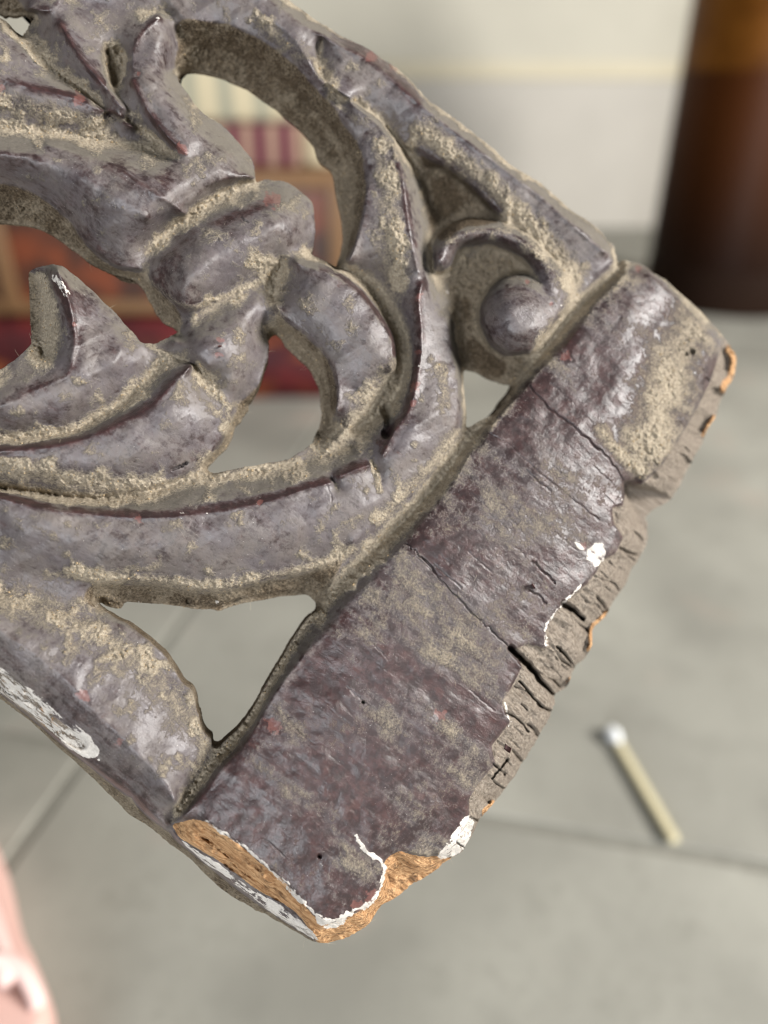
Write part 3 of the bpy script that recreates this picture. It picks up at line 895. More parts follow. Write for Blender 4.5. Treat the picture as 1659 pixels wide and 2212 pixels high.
# where dust has settled thickly
for pts, w, a in (
        ([(1342, 582), (1233, 683), (1138, 803), (1100, 850), (1018, 943), (928, 1065), (828, 1170), (733, 1265), (690, 1310)], 26, 0.75),
        ([(676, 1330), (622, 1410), (572, 1500), (500, 1606), (421, 1704), (385, 1755)], 15, 0.55),
        ([(860, 800), (835, 855), (790, 900), (740, 935), (700, 965)], 48, 0.75),
        ([(640, 1000), (560, 1018), (480, 1030), (400, 1042), (300, 1070), (200, 1082), (80, 1070)], 22, 0.6),
        ([(0, 1005), (60, 1012), (140, 1030), (260, 1050), (330, 1048)], 34, 0.62),
        ([(0, 950), (100, 942), (165, 930), (220, 896), (270, 865), (310, 828), (345, 790)], 22, 0.65),
        ([(85, 610), (95, 660), (105, 720), (90, 770)], 34, 0.95),
        ([(320, 745), (360, 767), (405, 782), (440, 805), (470, 850), (495, 880)], 11, 0.55),
        ([(0, 270), (75, 281), (150, 294), (250, 309), (340, 324)], 13, 0.75),
        ([(0, 215), (100, 240), (200, 265)], 34, 0.45),
        ([(50, 90), (110, 142), (175, 191), (225, 236), (300, 276), (340, 305)], 12, 0.6),
        ([(0, 40), (50, 95), (100, 145)], 10, 0.9),
        ([(240, 115), (246, 180)], 26, 0.75),
        ([(318, 545), (360, 506), (400, 471), (450, 436), (500, 409), (550, 391)], 13, 0.5),
        ([(400, 470), (460, 455), (520, 420), (560, 400)], 18, 0.35),
        ([(330, 610), (400, 660), (470, 645), (570, 605)], 14, 0.55),
        ([(555, 560), (600, 590), (590, 640), (610, 700)], 24, 0.6),
        ([(735, 576), (790, 606), (838, 660), (866, 720), (874, 770), (866, 820)], 20, 0.7),
        ([(830, 290), (838, 360), (842, 430), (848, 500), (850, 560), (858, 620)], 52, 0.42),
        ([(700, 160), (740, 235), (800, 262)], 26, 0.4),
        ([(570, 60), (640, 110), (700, 150)], 30, 0.35),
        ([(920, 285), (1000, 355), (1080, 430), (1150, 500), (1240, 600)], 42, 0.6),
        ([(960, 530), (1010, 500), (1080, 500), (1140, 530), (1200, 590), (1236, 640), (1200, 700), (1150, 742)], 17, 0.5),
        ([(1010, 590), (1060, 580), (1110, 585)], 30, 0.8),
        ([(150, 1235), (250, 1250), (360, 1256), (440, 1270), (575, 1248), (700, 1216), (760, 1185)], 19, 0.62),
        ([(820, 1120), (870, 1070), (930, 1005), (985, 930)], 20, 0.5),
        ([(0, 1290), (80, 1310), (160, 1340), (260, 1400), (330, 1460), (390, 1540)], 60, 0.34),
        ([(420, 1560), (440, 1620), (420, 1680)], 26, 0.45),
        ([(100, 1240), (200, 1240), (330, 1225), (345, 1200)], 16, 0.4),
        ([(1500, 690), (1470, 760), (1430, 860), (1400, 960)], 75, 0.5),
        ([(1300, 930), (1345, 985), (1390, 1020)], 22, 0.5),
        ([(480, 420), (540, 385)], 16, 0.45),
        ([(500, 905), (480, 950), (430, 1000)], 22, 0.45),
        ([(800, 1000), (815, 1030), (820, 1060)], 9, 0.8)):
    dust = smax(dust, a * 1.2 * stroke(pts, w * 1.2, 0.9)) + 0.2 * a * stroke(pts, w * 2.0, 1.0)
barm = inside(np.array([(1345, 590), (1250, 700), (1060, 920), (850, 1205), (720, 1350), (560, 1550), (396, 1765), (690, 2037), (1000, 1850), (1200, 1510), (1400, 1130), (1590, 780), (1400, 580)], float)).astype(float)
barm = blur(barm, 4)
n_g = fbm(60, 401, 4, 2.2, GRAIN)
n_p = fbm(34, 402, 4)
n_q = fbm(150, 403, 3)
dust += barm * (np.clip(n_g - 0.50, 0, 1) * 1.5 + np.clip(n_q - 0.5, 0, 1) * 0.9) * 0.9
dust += (1 - barm) * (np.clip(n_p - 0.48, 0, 1) * 2.2 + np.clip(n_q - 0.50, 0, 1) * 0.8)
dust = np.clip(dust, 0, 1.2)
film = 0.17 + 0.5 * (n_q - 0.5) + 1.3 * (n_g - 0.5) * barm + 0.5 * (n_p - 0.5) * (1 - barm) + 0.66 * (1 - barm)
# ridges and sharp lower arrises are rubbed clean
ridge = np.clip((H - blur(H, 9)) / 0.75, 0, 1)
film -= 0.3 * ridge * (1 - barm)
RIDGES = [
    ([(0, 1070), (75, 1089), (150, 1102), (225, 1108), (300, 1112), (375, 1109), (450, 1101), (525, 1088), (600, 1071), (660, 1051), (708, 1041)], 11, 1.0),
    ([(728, 1028), (760, 1013), (790, 1004)], 13, 1.0),
    ([(822, 955), (848, 930), (832, 970)], 11, 0.9),
    ([(848, 935), (872, 905), (889, 868), (899, 829), (909, 764), (910, 710), (906, 650), (912, 612)], 12, 0.85),
    ([(0, 975), (50, 972), (125, 960), (200, 940), (265, 908), (325, 877), (368, 830), (412, 785)], 13, 1.0),
    ([(135, 620), (155, 665), (168, 724), (165, 774), (148, 806), (100, 828), (50, 850)], 15, 0.8),
    ([(170, 640), (200, 700), (230, 750)], 30, 0.35),
    ([(290, 180), (322, 240), (362, 295), (400, 330)], 10, 1.0),
    ([(130, 52), (175, 125), (220, 178)], 9, 0.9),
    ([(0, 172), (75, 192), (180, 215), (290, 270)], 11, 0.85),
    ([(340, 40), (312, 66), (292, 104)], 11, 0.7),
    ([(693, 578), (727, 592), (775, 627), (817, 678), (847, 724), (855, 765)], 8, 0.9),
    ([(455, 485), (520, 464), (580, 438)], 13, 0.85),
    ([(350, 590), (385, 530), (430, 500)], 24, 0.5),
    ([(730, 75), (790, 112), (850, 160), (905, 212)], 17, 0.8),
    ([(860, 355), (872, 410), (882, 470), (893, 530)], 7, 0.8),
    ([(0, 1420), (80, 1470), (180, 1560), (270, 1660), (320, 1720)], 42, 0.6),
    ([(205, 1635), (260, 1690), (310, 1740)], 18, 0.8),
    ([(260, 345), (330, 400), (400, 345)], 34, 0.3)]
RUB = np.zeros((NY, NX))
for pts, w, a in RIDGES:
    RUB = smax(RUB, a * stroke(pts, w * 1.4, 1.0))
RUB *= np.clip(0.15 + 1.5 * fbm(38, 411, 3), 0, 1)
film -= 0.7 * RUB
film = np.clip(film, 0, 1)
dust = dust - 0.35 * ridge * (1 - barm) - 0.75 * RUB
grime = np.clip(0.9 * face_up + 0.25, 0, 1) * (1 - barm) * 0.85 + 0.25 * hollow
boss_m = blur((bz & (rb < 0.95)).astype(float), 3)
grime *= 1 - 0.5 * boss_m
dust -= 0.15 * boss_m
# inner walls and deep hollows: grime and dust, with recess shade painted in
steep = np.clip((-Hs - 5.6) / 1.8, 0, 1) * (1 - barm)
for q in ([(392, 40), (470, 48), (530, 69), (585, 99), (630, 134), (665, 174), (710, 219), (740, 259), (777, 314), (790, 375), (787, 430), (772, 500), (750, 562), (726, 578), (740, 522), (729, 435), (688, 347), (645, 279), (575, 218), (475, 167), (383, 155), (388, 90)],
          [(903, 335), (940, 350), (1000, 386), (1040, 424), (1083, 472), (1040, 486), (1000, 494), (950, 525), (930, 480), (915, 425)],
          [(984, 625), (1014, 640), (1026, 715), (1085, 768), (1112, 806), (1060, 808), (1005, 792), (990, 700)],  # boss cavity, darkened with painted shade
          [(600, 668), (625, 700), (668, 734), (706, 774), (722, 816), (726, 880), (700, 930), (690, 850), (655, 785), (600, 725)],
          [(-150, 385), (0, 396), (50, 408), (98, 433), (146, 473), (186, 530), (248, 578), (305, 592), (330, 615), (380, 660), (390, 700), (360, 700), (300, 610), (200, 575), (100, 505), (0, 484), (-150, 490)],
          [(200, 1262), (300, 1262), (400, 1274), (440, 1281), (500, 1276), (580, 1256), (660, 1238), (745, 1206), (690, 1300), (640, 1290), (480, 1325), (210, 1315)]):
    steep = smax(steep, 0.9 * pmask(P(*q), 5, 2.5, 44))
grime = np.clip(smax(grime - 0.9 * RUB, steep * 0.9), 0, 1)
dust = np.clip(smax(dust, steep * (0.15 + 0.6 * n_p)), 0, 1.2)
dust -= 0.5 * pmask(P((905, 340), (1000, 392), (1080, 475), (1000, 492), (940, 525), (918, 430)), 6, 2, 45) + 0.5 * pmask(P((984, 640), (1014, 650), (1026, 715), (1085, 768), (1112, 806), (1005, 792), (990, 700)), 6, 2, 46)  # dust thinned so the painted dark of pocket and boss cavity shows
dust = np.clip(dust, 0, 1.2) * (1 - 0.9 * np.clip(wood, 0, 1)) + 0.12 * wood

# ------------------------------------------------------------------ small relief: tool marks, cracks, worn wood, caked dust
def facets(cell, seed):
    r = np.random.default_rng(seed)
    u = (GX32 + 0.35 * GY32 - GX32.min()) / cell
    v = (GY32 - 0.25 * GX32 + GX32.max()) / cell
    u, v = u - u.min(), v - v.min()
    tb = r.random((int(v.max()) + 3, int(u.max()) + 3))
    iu, iv = u.astype(int), v.astype(int)
    fu, fv = u - iu, v - iv
    return np.where(fu + fv < 1, tb[iv, iu] + (tb[iv, iu + 1] - tb[iv, iu]) * fu + (tb[iv + 1, iu] - tb[iv, iu]) * fv,
                    tb[iv + 1, iu + 1] + (tb[iv + 1, iu] - tb[iv + 1, iu + 1]) * (1 - fu) + (tb[iv, iu + 1] - tb[iv + 1, iu + 1]) * (1 - fv))


H += (1 - barm) * ((facets(52, 550) - 0.5) * 0.5 + (facets(27, 551) - 0.5) * 0.25)      # knife facets
H += (fbm(90, 501, 3) - 0.5) * 0.6 + (fbm(34, 502, 3) - 0.5) * 0.22
H += barm * ((fbm(26, 503, 3, 3.0, GRAIN) - 0.5) * 0.14 + (fbm(70, 504, 2) - 0.5) * 0.35)
low = barm * np.clip((GYY - 1560) / 200, 0, 1)
H += low * (fbm(60, 505, 2) - 0.5) * 0.7
H += np.clip(dust - 0.35, 0, 0.7) * (0.2 + (fbm(14, 506, 3) - 0.35) * 2.0 + (vnoise(4.5, 507) - 0.5) * 1.1) * 0.62
H += steep * ((fbm(16, 511, 3, 2.5, GRAIN + 1.2) - 0.5) * 0.8 + (vnoise(5, 512) - 0.5) * 0.35)
wk = np.clip(wood, 0, 1)
wave = fbm(24, 508, 3, 3.5, GRAIN)
H += wk * ((wave - 0.55) * 1.1 + (vnoise(9, 509, 3.0, GRAIN) - 0.5) * 0.2 + (vnoise(4, 510) - 0.5) * 0.2 + (fbm(30, 540, 3) - 0.5) * 1.6)
vv = -GX32 * math.sin(GRAIN) + GY32 * math.cos(GRAIN)
vb = vv / 58.0 + 0.9 * vnoise(120, 520) + 0.25 * vnoise(25, 521)
ib = np.floor(vb).astype(int)
fr = vb - ib
hsh = np.random.default_rng(9).random(ib.max() - ib.min() + 2)
offb = hsh[ib - ib.min()]
outer = np.clip((45 - edge_d) / 45, 0, 1)
H -= wk * (1 - np.clip(fresh, 0, 1)) * (outer * offb * 4.4 + 3.0 * outer * np.clip(1.3 - np.minimum(fr, 1 - fr) / 0.06, 0, 1) * (hsh[::-1][ib - ib.min()] > 0.35))
notch = pmask(P((1347, 1046), (1364, 1044), (1412, 1058), (1446, 1080), (1420, 1102), (1393, 1120), (1371, 1096), (1352, 1073)), 3, 2, 90)
H -= 4.5 * notch
H += wk * np.clip(fresh, 0, 1) * ((fbm(12, 530, 3, 7.0, GRAIN) - 0.5) * 1.6 + (fbm(30, 531, 3) - 0.5) * 1.0)
H -= wk * 0.25
H += gesso * 0.08 - np.clip(red, 0, 1) * 0.12


def crack(pts, width, depth, j=1.2, seed=1):
    global H
    p = catmull(pts, False, 6)
    r = np.random.default_rng(seed)
    p[1:-1, :2] += r.normal(size=(len(p) - 2, 2)) * j
    w = window(p, width * 3 + 6)
    X, Y = GXX[w], GYY[w]
    d = np.full(X.shape, 1e3)
    for a, b in zip(p[:-1], p[1:]):
        dx, dy = b[0] - a[0], b[1] - a[1]
        t = np.clip(((X - a[0]) * dx + (Y - a[1]) * dy) / (dx * dx + dy * dy + 1e-9), 0, 1)
        d = np.minimum(d, np.hypot(X - a[0] - t * dx, Y - a[1] - t * dy))
    wv = width * (0.45 + 1.1 * vnoise(30, seed + 50, win=w))
    H[w] -= depth * np.clip(1.15 - d / wv, 0, 1)


crack([(873, 1173), (913, 1205), (968, 1273), (1018, 1323), (1063, 1363), (1103, 1403)], 1.7, 0.4, 1.8, 61)
crack([(1103, 1401), (1135, 1432), (1160, 1462), (1200, 1506)], 6.5, 4.0, 1.0, 62)
crack([(1143, 831), (1190, 885), (1242, 923), (1285, 962), (1324, 1003), (1350, 1045)], 1.7, 0.4, 1.8, 63)
crack([(1053, 933), (1103, 963), (1168, 1023), (1243, 1083), (1293, 1123)], 1.5, 0.2, 1.2, 64)
crack([(1150, 1213), (1172, 1232), (1198, 1260)], 1.7, 0.45, 1.6, 65)
crack([(1140, 1275), (1160, 1284), (1180, 1304)], 1.7, 0.45, 1.6, 66)
crack([(793, 1378), (820, 1405), (843, 1433)], 1.2, 0.15, 0.8, 67)
crack([(1218, 1306), (1238, 1318), (1258, 1336)], 6.0, 3.5, 0.8, 68)
crack([(1203, 1398), (1222, 1416), (1240, 1442)], 3.0, 2.2, 0.8, 69)
crack([(1122, 1472), (1150, 1505), (1172, 1528)], 2.4, 1.6, 0.8, 70)
crack([(1093, 1540), (1120, 1556), (1140, 1580)], 2.2, 1.2, 0.8, 71)
crack([(1340, 1185), (1362, 1196), (1384, 1200)], 4.0, 2.5, 0.8, 72)
crack([(1290, 1290), (1308, 1318), (1306, 1330)], 3.6, 2.5, 0.8, 73)
crack([(1096, 1640), (1080, 1660), (1062, 1682)], 3.0, 1.4, 0.8, 74)
crack([(1066, 1650), (1090, 1672)], 2.6, 1.2, 0.8, 75)
crack([(470, 1310), (495, 1302), (520, 1292)], 2.6, 1.4, 0.8, 76)
crack([(372, 1014), (392, 1006), (404, 1000)], 2.2, 1.0, 0.8, 77)
crack([(700, 1040), (715, 1070), (712, 1120)], 1.4, 0.1, 1.0, 79)
crack([(520, 470), (535, 480)], 2.0, 0.3, 1.0, 80)
crack([(835, 885), (842, 915), (836, 935)], 9.0, 3.5, 0.8, 81)
for k in range(30):                                             # fine shakes in the paint of the bar, along the grain
    t = random.random()
    s = random.random()
    x = 1330 - 900 * t + 230 * s * (1 - 0.2 * t)
    y = 640 + 1130 * t + 220 * s
    ll = random.uniform(18, 70)
    crack([(x, y), (x + ll * 0.5, y + ll * 0.44 + random.uniform(-3, 3)), (x + ll, y + ll * 0.85)], random.uniform(1.0, 1.6), random.uniform(0.06, 0.2), 0.8, 100 + k)
for k in range(26):                                             # shakes in the bare edge
    t = random.random()
    x = np.interp(t, [0, 0.5, 1], [1540, 1290, 1060]) + random.uniform(-40, 20)
    y = np.interp(t, [0, 0.5, 1], [800, 1290, 1690]) + random.uniform(-30, 30)
    ll = random.uniform(12, 34)
    crack([(x, y), (x + ll * 0.7, y + ll * 0.7)], random.uniform(1.2, 2.4), random.uniform(0.2, 0.8), 0.8, 200 + k)
# small holes
for (x, y, r, dp) in ((784, 1517, 3, 1.5), (1495, 760, 6, 2.0), (1412, 1030, 9, 1.4), (690, 1850, 5, 0.8), (1482, 765, 4, 1), (408, 1298, 6, 3), (945, 1085, 3, 0.6)):
    H -= dp * np.clip(1.2 - np.hypot(GXX - x, GYY - y) / r, 0, 1)
dd_ = np.full((NY, NX), 40.0)
for p in [out_s] + holes_s:
    n_ = len(p)
    for k in range(n_):
        if p[k][2] <= -11 and p[(k + 1) % n_][2] <= -11:
            seg_dist(dd_, p[k], p[(k + 1) % n_], 40)
f_ = np.clip(1 - dd_ / 14.0, 0, 1)
H = H * (1 - f_) + (-TH + 0.5) * f_
H = np.clip(H, -TH + 0.4, 5.0)

# ------------------------------------------------------------------ build the mesh, split into its carved members
keep = sd < 0.5
ky, kx = np.nonzero(keep)
vid = -np.ones((NY, NX), int)
vid[ky, kx] = np.arange(len(ky))
cell = keep[:-1, :-1] & keep[1:, :-1] & keep[:-1, 1:] & keep[1:, 1:]
# snap silhouette vertices to the traced line
gsy, gsx = np.gradient(sd)
gl = np.hypot(gsx, gsy) + 1e-6
VX = GXX + np.where(np.abs(sd) < 1.2, 0, 0)
used_cells = np.zeros((NY, NX), int)
used_cells[:-1, :-1] += cell
used_cells[1:, :-1] += cell
used_cells[:-1, 1:] += cell
used_cells[1:, 1:] += cell
bnd = (used_cells > 0) & (used_cells < 4)
mv = bnd & (np.abs(sd) < 1.6)
VX = GXX - np.where(mv, sd * gsx / gl * STEP, 0)
VY = GYY - np.where(mv, sd * gsy / gl * STEP, 0)

PF = on_plane(VX[ky, kx], VY[ky, kx], H[ky, kx])                 # front points (world)
nv = len(ky)
# back points: straight down the thickness of the board
hb = H[ky, kx]
back_rough = (fbm(30, 601, 3)[ky, kx] - 0.5) * 0.3
PB = PF - ((hb + TH + back_rough) * 0.001 * VS)[:, None] * N_W

# local frame of the panel
qa = on_plane([0.0], [1530.0], 0.0)[0]
qb = on_plane([690.0], [2030.0], 0.0)[0]
E1 = (qb - qa) / np.linalg.norm(qb - qa)
E2 = np.cross(N_W, E1)
ORI = qb - N_W * TH * VS * 0.001
ROT = np.stack([E1, E2, N_W], 1)


def loc(p):
    return (p - ORI) @ ROT


cj, ci = np.nonzero(cell)
fa, fb, fc, fd = vid[cj, ci], vid[cj + 1, ci], vid[cj + 1, ci + 1], vid[cj, ci + 1]
front_f = np.stack([fa, fb, fc, fd], 1)

# member of each cell
MEMBERS = [
    ('end_rail', [(1349, 572), (1290, 630), (1188, 741), (1110, 838), (1058, 905), (1018, 941), (928, 1063), (828, 1168), (733, 1263), (690, 1312), (622, 1408), (544, 1550), (455, 1652), (370, 1776), (376, 1806), (300, 1830), (690, 2200), (1100, 2000), (1700, 900), (1640, 560)]),
    ('upper_rail', [(420, -235), (560, -40), (690, 82), (688, 150), (720, 196), (833, 270), (885, 325), (905, 350), (960, 470), (1070, 478), (1140, 520), (1250, 634), (1290, 630), (1349, 572), (1420, 480), (900, 60), (560, -235)]),
    ('spiral_boss', [(905, 350), (960, 470), (1070, 478), (1140, 520), (1250, 634), (1188, 741), (1110, 838), (1060, 850), (1001, 800), (985, 720), (968, 655), (940, 560), (931, 475)]),
    ('lower_rail', [(-335, 1160), (-120, 1240), (0, 1272), (110, 1296), (205, 1308), (280, 1330), (480, 1500), (480, 1630), (370, 1776), (376, 1806), (330, 1850), (-335, 1500)]),
    ('baluster_bell', [(-335, 240), (0, 270), (150, 294), (350, 326), (372, 330), (402, 332), (440, 300), (500, 270), (560, 350), (556, 390), (500, 409), (400, 471), (318, 545), (305, 615), (200, 620), (-335, 520)]),
    ('leaf_cluster', [(-335, 240), (0, 270), (150, 294), (350, 326), (372, 330), (402, 332), (440, 300), (500, 270), (420, 200), (392, 160), (390, 60), (370, 20), (180, 5), (-335, -60)]),
    ('turned_collar', [(556, 390), (500, 409), (400, 471), (318, 545), (305, 615), (384, 716), (440, 676), (495, 641), (575, 604), (600, 580), (690, 555), (700, 420), (620, 370)]),
    ('inner_scroll', [(690, 555), (600, 580), (590, 650), (585, 724), (620, 790), (690, 960), (760, 930), (845, 870), (868, 820), (874, 770), (838, 660), (736, 576)]),
    ('turned_stem', [(384, 716), (440, 676), (495, 641), (575, 604), (600, 580), (590, 650), (585, 724), (560, 860), (538, 895), (500, 884), (465, 845), (440, 805), (405, 782), (312, 746), (330, 730)]),
    ('horned_leaf', [(0, 780), (60, 740), (40, 560), (150, 550), (312, 746), (350, 775), (350, 790), (270, 865), (165, 929), (0, 947), (-335, 960), (-335, 780)]),
    ('curved_leaf_band', [(350, 770), (405, 782), (440, 805), (465, 845), (500, 884), (545, 890), (450, 1014), (402, 1030), (340, 1054), (250, 1066), (100, 1066), (0, 1054), (-335, 1000), (-335, 960), (0, 947), (165, 929), (270, 865), (350, 790)]),
]
names = ['scroll_ring'] + [m[0] for m in MEMBERS]
memb = np.zeros((NY, NX), int)
for k, (nm, poly) in reversed(list(enumerate(MEMBERS))):
    memb[inside(np.array(poly, float))] = k + 1
fm_id = memb[cj, ci]
# bare wood on the bar is a member of its own
ww = wood[cj, ci] > 0.5
names.append('bare_wood_edge')
fm_id = np.where(ww & (fm_id == 1), len(names) - 1, fm_id)

# silhouette edges -> side walls
cp = np.zeros((NY + 1, NX + 1), bool)
cp[1:NY, 1:NX] = cell
w_q, w_m = [], []


def walls(sel, a, b, cells_j, cells_i):
    jj, ii = np.nonzero(sel)
    w_q.append(np.stack([a(jj, ii), b(jj, ii)], 1))
    w_m.append((jj + cells_j, ii + cells_i))


C = cp[1:NY, 1:NX]
fmap = np.zeros((NY, NX), int)
fmap[cj, ci] = fm_id
nb_up = cp[0:NY - 1, 1:NX]
nb_dn = cp[2:NY + 1, 1:NX]
nb_l = cp[1:NY, 0:NX - 1]
nb_r = cp[1:NY, 2:NX + 1]
edges = []
for sel, da, db in ((C & ~nb_up, (0, 1), (0, 0)), (C & ~nb_dn, (1, 0), (1, 1)), (C & ~nb_l, (0, 0), (1, 0)), (C & ~nb_r, (1, 1), (0, 1))):
    jj, ii = np.nonzero(sel)
    # orientation: front quad runs (0,0)(1,0)(1,1)(0,1); wall uses the reversed edge
    edges.append(np.stack([vid[jj + da[0], ii + da[1]], vid[jj + db[0], ii + db[1]], fmap[jj, ii]], 1))
edges = np.vstack(edges)
bverts = np.unique(edges[:, :2])
bidx = -np.ones(nv, int)
bidx[bverts] = np.arange(len(bverts))
# three rows down each side wall, a little uneven
rows = []
NR = 3
wr = np.random.default_rng(5)
for r in range(1, NR + 1):
    t = r / NR
    q = PF[bverts] * (1 - t) + PB[bverts] * t
    if r < NR:
        q = q + wr.normal(size=q.shape) * 0.00002
    rows.append(q)
# vertex table: front | wall rows | back grid vertices
base_rows = [nv + k * len(bverts) for k in range(NR)]
wall_f, wall_m = [], []
for r in range(NR):
    top = (lambda v: v) if r == 0 else (lambda v, b=base_rows[r - 1]: b + bidx[v])
    bot = (lambda v, b=base_rows[r]: b + bidx[v])
    wall_f.append(np.stack([top(edges[:, 1]), top(edges[:, 0]), bot(edges[:, 0]), bot(edges[:, 1])], 1))
    wall_m.append(edges[:, 2])
wall_f = np.vstack(wall_f)
wall_m = np.concatenate(wall_m)
# back face: coarse blocks where full, fine cells along the silhouette
BK = 8
nbj, nbi = cell.shape[0] // BK, cell.shape[1] // BK
full = cell[:nbj * BK, :nbi * BK].reshape(nbj, BK, nbi, BK).all((1, 3))
bj, bi = np.nonzero(full)
j0, i0 = bj * BK, bi * BK
rest = cell.copy()
for dj in range(BK):
    for di in range(BK):
        rest[j0 + dj, i0 + di] = False
rj, ri = np.nonzero(rest)
bq = np.vstack([np.stack([vid[j0, i0], vid[j0, i0 + BK], vid[j0 + BK, i0 + BK], vid[j0 + BK, i0]], 1),
                np.stack([vid[rj, ri], vid[rj, ri + 1], vid[rj + 1, ri + 1], vid[rj + 1, ri]], 1)])
bm_ = np.concatenate([fmap[j0 + BK // 2, i0 + BK // 2], fmap[rj, ri]])
bu = np.unique(bq)
bmap = -np.ones(nv, int)
bmap[bu] = np.arange(len(bu))
base_back = nv + NR * len(bverts)
back_f = base_back + bmap[bq]
V = np.vstack([PF] + rows + [PB[bu]])
F = np.vstack([front_f, wall_f, back_f])
FM = np.concatenate([fm_id, wall_m, bm_])
VL = loc(V)

# smooth normals over the whole board so that seams between members do not show
def face_normals(V, F):
    n = np.cross(V[F[:, 2]] - V[F[:, 0]], V[F[:, 3]] - V[F[:, 1]])
    return n


fn = face_normals(VL, front_f)
vn = np.zeros_like(VL)
for k in range(4):
    np.add.at(vn, front_f[:, k], fn)
if vn[:nv, 2].mean() < 0:
    F = F[:, ::-1]
    front_f = front_f[:, ::-1]
    vn = -vn
wsl = slice(len(front_f), len(front_f) + len(wall_f))
eo = np.concatenate([edges[:, 0]] * NR)
gdir = loc(on_plane(VX[ky, kx] + gsx[ky, kx], VY[ky, kx] + gsy[ky, kx], H[ky, kx])) - loc(PF)
odot = (face_normals(VL, F[wsl]) * gdir[eo]).sum(1)
if (odot > 0).mean() < 0.5:
    F[wsl] = F[wsl][:, ::-1]
wn = face_normals(VL, F[len(front_f):len(front_f) + len(wall_f)])
wvn = np.zeros_like(VL)
for k in range(4):
    np.add.at(wvn, F[len(front_f):len(front_f) + len(wall_f)][:, k], wn)
vn[nv:base_back] = wvn[nv:base_back]
# rounded arris: blend wall direction into silhouette vertices
l_w = np.linalg.norm(wvn[:nv], axis=1)
has = l_w > 0
vn[:nv] /= (np.linalg.norm(vn[:nv], axis=1)[:, None] + 1e-12)
vn[:nv][has] += 0.5 * wvn[:nv][has] / l_w[has][:, None]
vn[base_back:] = (0, 0, -1)
vn /= (np.linalg.norm(vn, axis=1)[:, None] + 1e-12)


def vattr(a):
    f = a[ky, kx]
    return np.concatenate([f] + [f[bverts]] * NR + [f[bu]])


wall_zone = np.concatenate([np.zeros(nv), np.ones(NR * len(bverts)), np.ones(len(bu))])
d_att = np.where(wall_zone > 0, 0.42 + 0.5 * (vattr(n_p) - 0.5), vattr(dust))
dirt_shade_att = np.where(wall_zone > 0, 1.0, np.clip(vattr(steep) * 1.05 + 0.3 * (vattr(n_p) - 0.5) * vattr(steep), 0, 1)) * (1 - vattr(wood))  # wall dirt together with the painted recess shade
g_att = np.where(wall_zone > 0, 0.75, vattr(grime))
COLS = {'wear_a': np.stack([d_att, vattr(wood), vattr(gesso) * (wall_zone == 0), np.ones(len(VL))], 1),
        'wear_b': np.stack([vattr(red) * (wall_zone == 0), vattr(film), g_att, np.ones(len(VL))], 1),
        'wear_c': np.stack([vattr(fresh), dirt_shade_att, vattr(fresh) * 0, np.ones(len(VL))], 1)}

panel = empty('carved_panel', ORI, 'dusty maroon carved openwork wooden panel with chipped corner, filling the view', 'carved panel')
panel.rotation_euler = Matrix(ROT.tolist()).to_euler()


def make_mesh(name, mask, parent):
    f = F[mask]
    u, inv = np.unique(f, return_inverse=True)
    inv = inv.reshape(f.shape)
    me = bpy.data.meshes.new(name)
    me.vertices.add(len(u))
    me.vertices.foreach_set('co', VL[u].astype(np.float32).ravel())
    me.loops.add(inv.size)
    me.loops.foreach_set('vertex_index', inv.astype(np.int32).ravel())
    me.polygons.add(len(f))
    me.polygons.foreach_set('loop_start', np.arange(0, inv.size, 4, dtype=np.int32))
    me.polygons.foreach_set('use_smooth', np.ones(len(f), bool))
    me.update(calc_edges=True)
    for k, a in COLS.items():
        at = me.attributes.new(k, 'FLOAT_COLOR', 'POINT')
        at.data.foreach_set('color', a[u].astype(np.float32).ravel())
    me.normals_split_custom_set_from_vertices(vn[u].astype(np.float32).tolist())
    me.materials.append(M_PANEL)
    o = bpy.data.objects.new(name, me)
    COL.objects.link(o)
    o.parent = parent
    return o


parts = {}
for k, nm in enumerate(names):
    m = FM == k
    if m.sum() == 0:
        continue
    par = panel if nm != 'bare_wood_edge' else parts['end_rail']
    parts[nm] = make_mesh(nm, m, par)
parts['bare_wood_edge']['label'] = 'grey cracked bare wood and orange chipped corner'
parts['end_rail']['label'] = 'broad flat end rail with mottled dusty maroon paint'

# ------------------------------------------------------------------ caked dust crumbs and stray fibres on the carving
fy, fx = np.nonzero(cell)
dd = dust[fy, fx] * (wood[fy, fx] < 0.3)
wgt = np.clip(dd - 0.42, 0, 0.5) ** 1.5
wgt /= wgt.sum()
NC = 7000
pick = RNG.choice(len(fy), NC, p=wgt)
pc = VL[vid[fy[pick], fx[pick]]] + RNG.normal(size=(NC, 3)) * np.array([9e-5, 9e-5, 0])
rad = np.clip(RNG.lognormal(math.log(0.00010), 0.5, NC), 5e-5, 4.2e-4)
octv = np.array([(1, 0, 0), (-1, 0, 0), (0, 1, 0), (0, -1, 0), (0, 0, 1), (0, 0, -1)], float)
octf = np.array([(0, 2, 4), (2, 1, 4), (1, 3, 4), (3, 0, 4), (2, 0, 5), (1, 2, 5), (3, 1, 5), (0, 3, 5)])
cv = pc[:, None, :] + octv[None] * rad[:, None, None] * RNG.uniform(0.55, 1.25, (NC, 6, 1)) + np.array([0, 0, 1]) * (rad * 0.4)[:, None, None]
cf = (octf[None] + 6 * np.arange(NC)[:, None, None]).reshape(-1, 3)
me = bpy.data.meshes.new('dust_crumbs')
me.from_pydata(cv.reshape(-1, 3).tolist(), [], cf.tolist())
me.polygons.foreach_set('use_smooth', np.ones(len(cf), bool))
n = NT('sandy_dust_crumb')
me.materials.append(n.fin(n.mix(n.noise(900, 3), (0.22, 0.16, 0.09), (0.46, 0.36, 0.23)), 0.95, 0.1))
crumbs = bpy.data.objects.new('dust_crumbs', me)
COL.objects.link(crumbs)
crumbs.parent = panel
